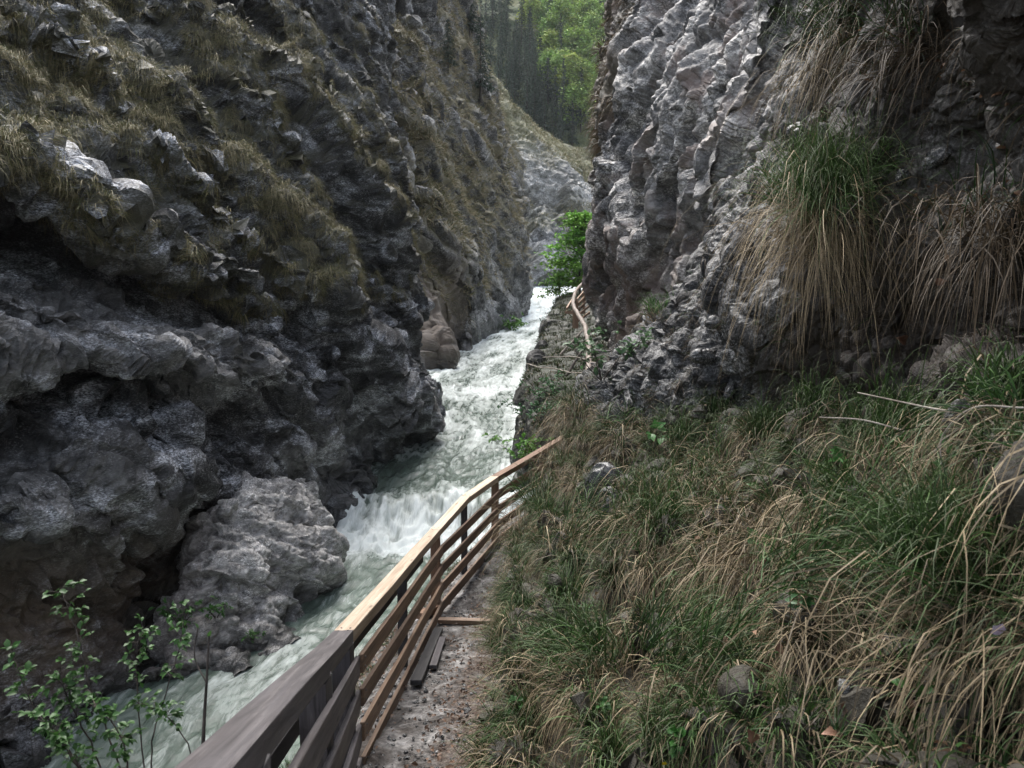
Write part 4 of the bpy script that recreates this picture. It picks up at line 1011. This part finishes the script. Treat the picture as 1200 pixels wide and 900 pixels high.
# leafy saplings outside the fence, lower left
r0 = np.array(W(165, 1010, 3.2))
def wl(*pts): return [W(*p) for p in pts]
sapling('sapling', W(165, 1010, 3.2), [wl((170, 1010, 3.2), (140, 900, 3.15), (105, 800, 3.1), (88, 735, 3.1), (72, 690, 3.1)), wl((150, 1010, 3.2), (95, 900, 3.0), (40, 830, 2.9), (15, 765, 2.9)), wl((160, 1010, 3.2), (110, 880, 3.1), (80, 820, 3.0), (70, 790, 3.0)), wl((160, 1010, 3.2), (90, 900, 2.9), (70, 860, 2.8), (40, 840, 2.8)), wl((150, 1010, 3.2), (150, 900, 3.0), (135, 850, 2.9), (110, 830, 2.9))], .0045, .033, 38, LEAFG * .8, 'leafy sapling at the lower left corner outside the dark handrail', 'sapling', start=.35)
sapling('sapling', W(185, 1010, 3.5), [wl((185, 1010, 3.5), (178, 880, 3.45), (195, 810, 3.4), (212, 752, 3.4), (216, 715, 3.4)), wl((185, 1010, 3.5), (165, 860, 3.45), (160, 770, 3.4), (168, 735, 3.4)), wl((185, 1010, 3.5), (225, 900, 3.4), (196, 840, 3.4), (160, 822, 3.4))], .004, .031, 28, LEAFG * .9, 'thin sapling with fresh leaves left of the bare twig', 'sapling', start=.55)
e = empty('bare_twig', W(236, 930, 2.7), 'bare dark twig standing just left of the dark handrail', 'twig')
b_ = Blades(); c = curve(wl((236, 930, 2.7), (239, 850, 2.7), (242, 800, 2.68), (245, 745, 2.68)), 6); tube(b_, c, np.linspace(.0075, .003, len(c)))
tube(b_, curve(wl((242, 800, 2.68), (228, 770, 2.7), (232, 735, 2.7)), 5), .0025, 5)
mesh_np('stem', np.concatenate(b_.V), quads=np.concatenate(b_.q), mat=M_bark, parent=e)
for a_, v_ in (((245, 748, 2.68), (.2, 0, 1)), ((232, 738, 2.7), (-.3, 0, .9))):
    b_ = Blades(); leaves(b_, np.array(wl(a_)), np.array([v_]), np.array([.03]), LEAFG); build_leaves(b_, 'leaf_bud', e)

def shrub(net, px, py, hgt, wid, nst, leafL, nleaf, col, label, name='shrub', cat='shrub', group=None, wr=.55, lean=(0, -.2, 0), r=.012):
    p, n = net.at(px, py) if net is not None else (np.array(W(px, py, nst[1])), np.array([0, 0, 1.]))
    ns = nst if not isinstance(nst, tuple) else nst[0]
    st = []
    for _ in range(ns):
        a = rng.normal(size=3) * np.array([1, 1, 0]) * wid * .5
        top = p + a + np.array([0, 0, hgt * rng.uniform(.6, 1)]) + np.array(lean) * hgt + n * wid * .3
        mid = p + (top - p) * .5 + rng.normal(size=3) * wid * .1 + np.array([0, 0, hgt * .12])
        st.append([p - n * .05, mid, top])
    return sapling(name, p, st, r, leafL, nleaf, col, label, cat, group, wr, 1.2, .3)
shrub(netB, 215, 735, .5, .45, 4, .12, 9, LEAFG * 1.2, 'small leafy plant at the brown left side of the pale rock ledge', 'small_plant', 'plant')
shrub(netB, 256, 720, .3, .35, 3, .11, 7, LEAFG * 1.2, 'small green sprig in the middle of the pale rock ledge', 'small_plant', 'plant')
shrub(netB, 298, 748, .22, .3, 3, .10, 5, LEAFG, 'tiny green sprig at the lower right of the pale rock ledge', 'small_plant', 'plant')
shrub(netK, 614, 540, .75, 1.2, 6, .20, 13, LEAFB, 'bright green shrub at the water edge behind the brown handrail', lean=(-.25, -.3, .1), r=.016)
shrub(netK, 636, 500, .8, 1.6, 7, .14, 12, LEAFD * 1.2, 'dark green scrub on the bank above the bright shrub', lean=(-.2, -.3, 0))
shrub(netK, 645, 468, .7, 1.4, 6, .13, 11, LEAFD * 1.5, 'mid green scrub on the bank under the thin dead branches', lean=(-.2, -.3, 0))
shrub(net2, 600, 394, 1.7, 2.0, 6, .42, 10, LEAFB * .8, 'lone green bush at the foot of the second left buttress', lean=(0, -.5, 0), r=.03)
shrub(netA, 706, 440, .35, .7, 4, .13, 8, np.array([.06, .12, .05]), 'grey green leafy plant beside the log handrail', 'leafy_plant', 'plant', lean=(-.3, 0, .2))
shrub(netA, 728, 422, .3, .6, 3, .13, 7, np.array([.06, .12, .05]), 'leafy plant on the outcrop top right of the log handrail', 'leafy_plant', 'plant', lean=(0, -.2, .3))

def rosette(px, py, n, leafL, col, label, name='leafy_plant', cat='plant', wr=.6, hgt=.12, net=netA, off=.12):
    p, nr = net.at(px, py)
    nr = nr * .6 + np.array([0, -.35, .35]); q = p + nr * off
    e = empty(name, p, label, cat); sb, lb = Blades(), Blades()
    for k in range(n):
        a = rng.normal(size=3) + nr * .4; a /= np.linalg.norm(a)
        tip = q + a * leafL * .7 + np.array([0, 0, hgt * rng.uniform(.2, 1)])
        tube(sb, [p, (p + tip) / 2 + np.array([0, 0, .02]), tip], [.003, .0025, .0018], 5)
        for j in range(3):
            leaves(lb, tip[None], (a + rng.normal(size=3) * .5 + np.array([0, -.2, .1]))[None], np.array([leafL * rng.uniform(.7, 1.1)]), col, wr, up=(nr + np.array([0, -.3, .6]))[None])
    mesh_np('stem', np.concatenate(sb.V), quads=np.concatenate(sb.q), mat=M_bark, parent=e)
    build_leaves(lb, 'foliage', e); return e
rosette(902, 660, 8, .115, np.array([.055, .15, .04]), 'broad leaved green plant in the straw grass of the hillside')
rosette(948, 715, 5, .10, np.array([.04, .10, .035]), 'darker broad leaved plant right of and below the green one', off=.1)
rosette(1002, 562, 4, .085, np.array([.05, .14, .035]), 'small round leaved plant under the dark hollow', wr=.9)
rosette(765, 520, 4, .12, np.array([.055, .15, .04]), 'light green plant beside the foot of the knobbly outcrop', off=.16)
rosette(1130, 555, 4, .07, np.array([.05, .13, .035]), 'green leaf pair in the pale straw tussock', wr=.8)
rosette(830, 725, 6, .06, np.array([.05, .12, .035]), 'small low green plant left of the broad leaved plants')
for (x, y) in ((690, 720), (745, 655), (880, 770), (640, 690), (1010, 760), (930, 560), (790, 830), (700, 845), (870, 585), (1040, 820), (980, 660), (1085, 690), (610, 840), (665, 590)):
    tag(rosette(x, y, 4, .05, np.array([.045, .11, .03]), 'small low herb with a few leaves in the hillside grass', 'herb', 'plant', .6, .08, off=.1), group='low herbs in the hillside grass')
yf = rosette(812, 885, 12, .04, np.array([.04, .12, .025]), 'clover like plant with yellow flowers at the bottom edge', 'flowering_plant', 'flower', .9, off=.14)
p_ = np.array(yf.location); _, n_ = netA.at(812, 885)
tfy = NT('yellow petals'); tfy.pbr((.75, .55, .03), .5); tfl = NT('lilac petals'); tfl.pbr((.62, .52, .72), .5)
def petals(parent, c, r, mat, n=5, name='blossom'):
    b = Blades(); a = np.arange(n) / n * 2 * np.pi
    ax = np.array([1, 0, 0]); ay = np.array([0, -.35, .94])
    D = np.cos(a)[:, None] * ax + np.sin(a)[:, None] * ay
    leaves(b, np.repeat(np.array(c)[None], n, 0), D, np.full(n, r), np.array([1, 1, 1.]), 1.0, up=np.tile([[0, -.94, -.35]], (n, 1)), fold=.1, droop=.1)
    return build_leaves(b, name, parent, mat)
for dx, dz in ((.04, .03), (.075, .0), (.06, -.03)): petals(yf, p_ + n_ * .2 + np.array([dx, -.06, dz]), .012, tfy.m)
pf, nf = netA.at(1170, 745)
lf = empty('flower', pf, 'single pale lilac flower among the grass at the right edge', 'flower')
fc = np.array(W(1170, 738, project(pf)[2] - .25))
b_ = Blades(); tube(b_, curve([pf, (pf + fc) / 2 + np.array([0, 0, .03]), fc], 5), .0018, 5); mesh_np('stem', np.concatenate(b_.V), quads=np.concatenate(b_.q), mat=M_bark, parent=lf)
petals(lf, fc, .019, tfl.m)

# straw stalks reaching out of the hollow
def stalk(pts, r, label):
    b = Blades(); c = curve(wl(*pts), 6); tube(b, c, np.linspace(r, r * .5, len(c)), 6)
    tag(mesh_np('dry_stalk', np.concatenate(b.V), quads=np.concatenate(b.q), mat=M_twig), label, 'stalk')
stalk([(1160, 488, 3.0), (1100, 480, 3.2), (1005, 460, 3.5)], .006, 'long pale dry stalk reaching left across the dark hollow')
stalk([(1060, 505, 3.6), (1010, 492, 3.7), (960, 489, 3.8)], .005, 'lower pale dry stalk below the long one')
stalk([(1200, 478, 2.6), (1140, 478, 2.7), (1105, 510, 2.8), (1103, 545, 2.8)], .004, 'bent pale stalk arching over the straw tussock')

# stones
M_stone = rock_material('loose pale stone', (.14, .135, .13), (.34, .33, .32), (.55, .54, .52), 4, .3)
M_stoneD = rock_material('loose grey stone', (.06, .06, .062), (.16, .158, .155), (.30, .295, .29), 4, .3)
def stone(net, px, py, sz, label, mat=M_stone, sq=(1, .8, .6), seed=1, lift=.2):
    p, n = net.at(px, py)
    bm = bmesh.new(); bmesh.ops.create_icosphere(bm, subdivisions=4, radius=1)
    P = np.array([v.co[:] for v in bm.verts]); h, e, r = facet(P * 1.1 + seed * 3.1, seed, 1.0)
    P = P * (1 + .30 * h + .1 * fbm(P * 2.5, 3, seed))[:, None] * np.array(sq) * sz
    for v, c in zip(bm.verts, P): v.co = c
    me = bpy.data.meshes.new('stone'); bm.to_mesh(me); bm.free(); me.materials.append(mat)
    o = bpy.data.objects.new('stone', me); COL.objects.link(o); o.location = p + n * sz * lift; o.rotation_euler = (seed, seed * 2.1, seed * .7)
    tag(o, label, 'stone'); return o
stone(netA, 985, 247, .10, 'white broken stone with a brown leaf beside the big hanging tussock', seed=2)
stone(netA, 1003, 266, .06, 'small white stone just below the white broken one', seed=3)
stone(netA, 1094, 186, .09, 'pale oval stone stuck in the dark upper right overhang', sq=(.6, .6, 1), seed=4)
stone(netA, 1055, 208, .06, 'small pale stone left of the oval one in the overhang', seed=5)
stone(netA, 935, 155, .12, 'pale lump of rock below the long top tussock', seed=6)
stone(netA, 700, 570, .26, 'pale broken rock half buried in grass near the fence end', M_stoneD, seed=7)
stone(netA, 724, 592, .2, 'grey broken rock right of the half buried pale one', M_stoneD, seed=8)
stone(netA, 822, 420, .13, 'white knob of stone on the face of the knobbly outcrop', seed=9)
stone(netA, 852, 458, .09, 'small white stone low on the knobbly outcrop', seed=10)
stone(netA, 835, 375, .10, 'pale stone high on the knobbly outcrop', M_stoneD, seed=12)
stone(netA, 990, 800, .03, 'tiny white stone in the lower hillside grass', seed=11)

# fallen leaves on the hillside
tl_ = NT('dead leaf'); _n = tl_.noise(tl_.obj(), 30, 4, .6); tl_.pbr(tl_.ramp(_n, [(.35, (.11, .05, .028)), (.65, (.30, .17, .11))]), .6); M_dead = tl_.m
def dead(net, px, py, sz, label, grp=None):
    p, n = net.at(px, py)
    b = Blades(); D = rng.normal(size=(1, 3)) + np.array([[0, -.2, -.4]])
    leaves(b, (p + n * .10 + np.array([0, -.05, .03]))[None], D, np.array([sz]), np.array([1, 1, 1.]), .7, up=(n + rng.normal(size=3) * .4)[None], fold=.35, droop=.35)
    tag(build_leaves(b, 'fallen_leaf', None, M_dead), label, 'leaf', grp)
dead(netA, 1045, 405, .11, 'brown lobed dead leaf hanging in the dark hollow')
dead(netA, 1040, 325, .09, 'reddish dead leaf at the top of the dark hollow')
dead(netA, 1097, 322, .08, 'pale brown dead leaf caught near the right drooping tussock')
dead(netA, 978, 240, .09, 'tan dead leaf lying on the white broken stone')
dead(netA, 1035, 665, .09, 'curled pinkish dead leaf in the straw below the broad leaved plant')
dead(netA, 1000, 870, .08, 'rusty dead leaf near the bottom edge of the hillside')
for (x, y) in ((860, 760), (915, 745), (930, 765), (885, 690), (760, 800), (820, 640), (750, 700), (975, 880), (1060, 640), (700, 780), (905, 860), (1010, 690)):
    dead(netA, x, y, .06, 'small curled brown dead leaf lying in the hillside grass', 'dead leaves in the hillside grass')

k = sample(netA, GA * (GA > .3) * (fr_ < .45) / dA ** 1.2, 2200); n = len(k); b_ = Blades()
leaves(b_, netA.P[k] + netA.N[k] * .02, rng.normal(size=(n, 3)) * np.array([1, 1, .6]), rng.uniform(.02, .06, n), np.array([.15, .085, .05]) * rng.uniform(.3, 1.4, (n, 1)), .6, fold=.3)
tag(build_leaves(b_, 'leaf_litter', None, M_leaf), 'brown dead leaves caught on the bare earth of the right hillside', 'leaf litter', kind='stuff')
# leaf litter and gravel on the path
n = 2800; y = 2.6 + 13 * rng.random(n) ** 1.4; q = np.where(rng.random(n) < .62, rng.uniform(.38, 1.0, n), -rng.uniform(0.05, .7, n)); q = np.where(rng.random(n) < .12, rng.uniform(0, .6, n), q)
P = np.stack([fence_x(y) + q, y, path_z(y) - .6 * np.clip(-q - .12, 0, .35) - 1.3 * np.clip(-q - .47, 0, .35) + .03 + rng.random(n) * .02], 1)
b_ = Blades(); leaves(b_, P, rng.normal(size=(n, 3)) * np.array([1, 1, .35]), rng.uniform(.02, .055, n), np.array([.11, .066, .043]) * rng.uniform(.35, 1.5, (n, 1)), .6, fold=.3)
tag(build_leaves(b_, 'leaf_litter', None, M_leaf), 'brown dead leaves littering both edges of the path', 'leaf litter', kind='stuff')
n = 2600; y = 2.6 + 13 * rng.random(n) ** 1.4; q = rng.uniform(-.8, .75, n)
bm = bmesh.new(); bmesh.ops.create_icosphere(bm, subdivisions=1, radius=1); T = np.array([v.co[:] for v in bm.verts]); Tf = np.array([[v.index for v in f.verts] for f in bm.faces]); bm.free()
P = np.stack([fence_x(y) + q, y, path_z(y) - .6 * np.clip(-q - .12, 0, .35) - 1.3 * np.clip(-q - .47, 0, .35) + .012], 1)
sz = rng.uniform(.006, .022, n) * np.where(rng.random(n) < .05, 2, 1)
V = P[:, None] + T[None] * sz[:, None, None] * rng.uniform(.5, 1.25, (n, len(T), 3)) * np.array([1, 1, .6])
mesh_np_o = mesh_np('gravel', V.reshape(-1, 3), tris=((np.arange(n) * len(T))[:, None, None] + Tf[None]).reshape(-1, 3), mat=M_stoneD, smooth=False)
tag(mesh_np_o, 'loose grey gravel on the path', 'gravel', kind='stuff')

# ------------------------------------------------------------------ far path furniture
M_log = wood_material('grey peeled log', (.13, .10, .08), (.25, .205, .17), (.36, .31, .27), .4, (.22, .2, .19))
M_farw = wood_material('warm far boards', (.20, .115, .065), (.32, .20, .125), (.45, .31, .21), .2, (.25, .2, .16))
lr = empty('log_handrail', W(690, 452, 24), 'bent peeled log handrail with posts beside the far path', 'handrail')
b_ = Blades(); LP = [(690, 440, 23.8), (690, 418, 26), (689, 398, 28.5), (685, 381, 30.5), (677, 368, 32.5), (672, 357, 34), (673, 346, 36.5), (677, 338, 39), (684, 331, 41.5)]
c = curve(wl(*LP), 10); c += fbm(c * 1.5, 2, 9)[:, None] * .05; tube(b_, c, np.linspace(.095, .075, len(c)), 10)
mesh_np('log', np.concatenate(b_.V), quads=np.concatenate(b_.q), mat=M_log, parent=lr)
for (px, py, d, dp) in ((690, 425, 25.2, 1.0), (688, 396, 28.8, 1.0), (673, 357, 34.2, 1.0)):
    p = Vector(W(px, py, d)); beam('post', p - Vector((0, 0, dp)), p - Vector((0, 0, .06)), .13, .13, M_farw if px == 673 else M_log, lr)
ff_ = empty('wooden_fence', W(680, 370, 37), 'steep fence of warm brown rails at the far bend of the path', 'fence')
for k in range(1, 6):
    beam('rail', W(674.5 + .4 * k, 347 + 6.0 * k, 35.6), W(691, 325 + 8.2 * k, 41.5), .06, .10, M_farw, ff_)
beam('post', W(676, 385, 35.4), W(676, 350, 35.4), .12, .12, M_farw, ff_)
beam('post', W(684, 368, 39), W(684, 333, 39), .12, .12, M_farw, ff_)
beam('brace', W(662, 366, 34.5), W(671.5, 366, 34.5), .12, .12, M_farw, ff_)
beam('brace', W(664, 362, 34.2), W(673, 348, 36), .06, .12, M_farw, ff_)
for k, (a, b, lab) in enumerate((((693, 411, 26.5), (716, 412, 26.2), 'upper plank step of the far path beside the log handrail'), ((694, 426, 25), (714, 427, 24.6), 'lower plank step of the far path beside the log handrail'))):
    tag(beam('plank_step', W(*a), W(*b), .35, .07, M_dark), lab, 'step')
def branch(pts, r, label, name='dead_branch', mat=None):
    b = Blades(); c = curve(wl(*pts), 8); c += fbm(c * 2.5, 2, 19)[:, None] * r * 1.5; tube(b, c, np.linspace(r, r * .7, len(c)), 7)
    tag(mesh_np(name, np.concatenate(b.V), quads=np.concatenate(b.q), mat=mat or M_twig), label, 'branch')
branch([(657, 415, 29.5), (669, 402, 29.5), (683, 387, 29.8)], .045, 'leaning pale pole propped against the log handrail', 'pole')
branch([(636, 419, 27), (658, 418, 26.6), (674, 418.5, 26), (704, 427, 24.6)], .02, 'upper thin pale branch stretched across the far bank')
branch([(617, 426, 28), (629, 430, 27.5), (646, 431, 27), (668, 436, 25.5), (691, 438, 24)], .022, 'lower thin pale branch stretched across the far bank')
branch([(664, 440, 26.5), (676, 420, 27), (686, 404, 27.5)], .05, 'dark leaning timber brace under the log handrail', 'pole', M_bark)

# ------------------------------------------------------------------ trees
def broad_tree(name, H, Wd, col, nclump, nleaf, leaf, layered=False, trunk_r=.12):
    """returns trunk mesh and crown mesh, base at the origin"""
    sb, lb = Blades(), Blades()
    tr = curve([(0, 0, -.4), (rng.normal() * .03 * H, 0, H * .35), (rng.normal() * .05 * H, rng.normal() * .04 * H, H * .7), (rng.normal() * .05 * H, 0, H * .97)], 6)
    tube(sb, tr, np.linspace(trunk_r, trunk_r * .15, len(tr)), 8)
    for k in range(nclump):
        z = H * (.12 + .86 * ((k + rng.random()) / nclump)) if layered else H * rng.uniform(.28, 1.0)
        f = z / H
        w = Wd * .5 * (math.sin(math.pi * min(1, (f * .80 + .22))) ** .7)
        a = rng.uniform(0, 2 * math.pi); rr = w * math.sqrt(rng.random()) * (1.0 if layered else .9)
        c = np.array([math.cos(a) * rr, math.sin(a) * rr, z])
        s = tr[np.argmin(np.abs(tr[:, 2] - z * .82))]
        tube(sb, [s, (s + c) / 2 + np.array([0, 0, .05 * H]), c], [trunk_r * .28, trunk_r * .16, trunk_r * .06], 5)
        cs = Wd * rng.uniform(.10, .20)
        off = rng.normal(size=(nleaf, 3)) * cs * (np.array([1.15, 1.15, .22]) if layered else np.array([1, 1, .75])) * .62
        cc = col * rng.uniform(.65, 1.3) * np.array([rng.uniform(.9, 1.2), 1, 1])
        leaves(lb, c + off, rng.normal(size=(nleaf, 3)) * np.array([1, 1, .4]), leaf * rng.uniform(.6, 1.3, nleaf), cc * rng.uniform(.75, 1.25, (nleaf, 1)), .7)
    return sb, lb
def conifer(H, Wd, col):
    sb, lb = Blades(), Blades()
    tr = np.array([(0, 0, -.8), (rng.normal() * .1, 0, H * .5), (0, 0, H)]); tube(sb, curve(tr, 4), np.linspace(H * .014, .03, 9), 7)
    nl = int(H * 1.9)
    for k in range(nl):
        f = .14 + .86 * (k + rng.random() * .6) / nl; z = H * f; r = Wd * .5 * (1 - f) ** .75 * rng.uniform(.65, 1.15) + .15
        for j in range(7):
            a = rng.uniform(0, 6.283); rj = r * rng.uniform(.6, 1.1)
            d = np.array([math.cos(a), math.sin(a), 0]); m = 8
            t = (np.arange(m) + rng.random(m)) / m
            p = np.array([0, 0, z]) + d * (t * rj)[:, None] + np.array([0, 0, -1]) * (t ** 1.3 * rj * .42)[:, None]
            dd = d + rng.normal(size=(m, 3)) * .55 + np.array([0, 0, -.5])
            leaves(lb, p, dd, np.maximum(.35, rj * .36) * rng.uniform(.6, 1.2, m), col * rng.uniform(.6, 1.3, (m, 1)), .42)
    return sb, lb
def make_tree(name, parts, loc, label, cat, group=None, rz=0, sc=1):
    e = empty(name, (0, 0, 0), label, cat, group)
    mesh_np('trunk', np.concatenate(parts[0].V), quads=np.concatenate(parts[0].q), mat=M_bark, parent=e)
    build_leaves(parts[1], 'crown', e, M_needle)
    e.location = loc; e.rotation_euler = (0, 0, rz); e.scale = (sc,) * 3
    return e
def copy_tree(o, loc, rz, sc, label=None, group=None):
    c = o.copy(); COL.objects.link(c); c.location = loc; c.rotation_euler = (0, 0, rz); c.scale = (sc[0], sc[0], sc[1])
    if label: c['label'] = label
    if group: c['group'] = group
    for ch in o.children:
        d = ch.copy(); COL.objects.link(d); d.parent = c
    return c
p = W(680, 346, 63)
make_tree('green_tree', broad_tree('t', 6.4, 4.6, np.array([.15, .34, .045]), 110, 60, .28, True, .10), p, 'bright green layered young tree beside the far fence', 'tree')
p = W(655, 350, 64); make_tree('bush', broad_tree('b', 1.8, 3.2, np.array([.11, .24, .04]), 22, 45, .22, True, .05), p, 'low bright green bush at the left foot of the layered young tree', 'bush')

con = [conifer(15, 5.2, np.array([.045, .066, .046])), conifer(16, 4.8, np.array([.055, .078, .052])), conifer(12, 4.8, np.array([.04, .06, .036]))]
GC = 'dark conifers on the far forest slope'; LC = 'dark narrow conifer in the stand on the far forest slope'
GD = 'bright broadleaf trees on the far forest slope'; LD = 'bright spring green broadleaf tree on the far forest slope'
protos = None
cpos = [(604, 128), (614, 140), (624, 146), (633, 152), (642, 160), (651, 166), (660, 172), (600, 108), (610, 116), (620, 122), (629, 128), (638, 134), (648, 142), (657, 150), (667, 158), (676, 172), (598, 84), (608, 92), (618, 98), (627, 104), (636, 110), (645, 116), (588, 60), (598, 62), (609, 70), (620, 78), (630, 84), (584, 36), (596, 40), (607, 46), (618, 54), (640, 52), (600, 18), (614, 24), (630, 30), (690, 18), (676, 8), (590, 10), (668, 140), (684, 150), (662, 96), (576, 70), (582, 95), (588, 112), (595, 130), (574, 40), (578, 15), (568, 90), (566, 55), (602, 148), (612, 156), (702, 60), (706, 30), (592, 88), (606, 104)]
for k, (x, y) in enumerate(cpos):
    q, _ = netF.at(x, y, 8)
    rz = random.uniform(0, 6.3); s = (random.uniform(.8, 1.15), random.uniform(.75, 1.2))
    if k < 3:
        if protos is None: protos = []
        protos.append(make_tree('conifer', con[k], q, LC, 'conifer', GC, rz, s[0]))
    else: copy_tree(protos[k % 3], q, rz, s)
dec = [broad_tree('d', 12, 9.5, np.array([.24, .36, .09]), 46, 60, .62, False, .22), broad_tree('d', 11, 8, np.array([.32, .42, .11]), 40, 60, .6, False, .2), broad_tree('d', 9, 8.5, np.array([.18, .31, .07]), 40, 60, .6, False, .2)]
protos = []
for k, (x, y) in enumerate([(652, 112), (664, 122), (676, 132), (684, 118), (668, 102), (656, 92), (690, 98), (648, 76), (662, 74), (676, 82), (688, 74), (638, 56), (654, 52), (668, 56), (682, 52), (694, 46), (626, 38), (642, 30), (658, 30), (672, 32), (688, 32), (650, 10), (668, 8), (634, 14), (676, 150), (686, 138), (622, 8), (700, 90), (702, 120), (706, 8), (698, 70), (692, 128), (645, 95), (712, 50)]):
    q, _ = netF.at(x, y, 8); rz = random.uniform(0, 6.3); s = (random.uniform(.8, 1.2), random.uniform(.8, 1.2))
    if k < 3: protos.append(make_tree('broadleaf_tree', dec[k], q, LD, 'tree', GD, rz, s[0]))
    else: copy_tree(protos[k % 3], q, rz, s)
# conifers clinging to the left buttress
cp = [o for o in COL.objects if o.name == 'conifer'][0]
for (x, y, s, lab) in ((566, 112, .62, 'dark conifer clinging to the right rim of the second left buttress'), (531, 78, .34, 'small lone conifer on the turf of the second left buttress'), (556, 40, .5, 'conifer near the top of the second left buttress rim')):
    q, _ = net2.at(x, y, 6); c = copy_tree(cp, q - np.array([0, 0, .3]), 1.3, (s * 1.25, s), lab)
    if 'group' in c: del c['group']
SKY, SUN, EXPO, HAZE = .14, 1.6, 1.75, .00015
# thin damp air filling the gorge
bm = bmesh.new(); bmesh.ops.create_cube(bm, size=1); bmesh.ops.scale(bm, vec=(1900, 2200, 220), verts=bm.verts); bmesh.ops.translate(bm, vec=(0, 380, 99), verts=bm.verts)
me = bpy.data.meshes.new('haze'); bm.to_mesh(me); bm.free()
th = NT('thin air'); pv = th.n('ShaderNodeVolumePrincipled'); pv.inputs['Color'].default_value = (.80, .86, .90, 1); pv.inputs['Density'].default_value = HAZE; pv.inputs['Anisotropy'].default_value = .2
th.l(pv.outputs[0], th.out.inputs['Volume']); me.materials.append(th.m)
hz = bpy.data.objects.new('haze', me); COL.objects.link(hz); tag(hz, 'thin damp haze hanging in the gorge', 'haze', kind='stuff')
# ------------------------------------------------------------------ camera, light
cam = bpy.data.cameras.new('camera'); co_ = bpy.data.objects.new('camera', cam); COL.objects.link(co_)
cam.sensor_width = 36; cam.lens = F / 1200 * 36; cam.clip_start = .05; cam.clip_end = 3000
co_.location = EYE; co_.rotation_euler = (math.pi / 2 - TILT, 0, 0)
cam.dof.use_dof = True; cam.dof.focus_distance = 11; cam.dof.aperture_fstop = 8
S.camera = co_
wd = bpy.data.worlds.new('World'); S.world = wd; wd.use_nodes = True
nt = wd.node_tree; bg = nt.nodes['Background']; sky = nt.nodes.new('ShaderNodeTexSky'); sky.sky_type = 'NISHITA'; sky.sun_disc = False
ELEV, AZ = R(58), R(-18)    # sun ahead and to the left, behind thin cloud
sky.sun_elevation = ELEV; sky.sun_rotation = AZ
sky.air_density = 1.0; sky.dust_density = 3.0; sky.ozone_density = 1.0
hs = nt.nodes.new('ShaderNodeHueSaturation'); hs.inputs['Saturation'].default_value = .5   # thin even cloud
nt.links.new(sky.outputs[0], hs.inputs['Color']); nt.links.new(hs.outputs[0], bg.inputs[0]); bg.inputs[1].default_value = SKY
sl = bpy.data.lights.new('sun', 'SUN'); so = bpy.data.objects.new('sun', sl); COL.objects.link(so)
sl.energy = SUN; sl.angle = R(35); sl.color = (1, .97, .93)
dirv = Vector((math.sin(AZ) * math.cos(ELEV), math.cos(AZ) * math.cos(ELEV), math.sin(ELEV)))
so.rotation_euler = dirv.to_track_quat('Z', 'Y').to_euler(); so.location = (0, 20, 60)
vs = S.view_settings; vs.view_transform = 'Standard'; vs.look = 'None'; vs.exposure = EXPO; vs.gamma = 1
try: vs.use_curve_mapping = False
except Exception: pass
S.cycles.max_bounces = 4; S.cycles.diffuse_bounces = 2; S.cycles.transmission_bounces = 2; S.cycles.volume_bounces = 0
S.cycles.use_denoising = True
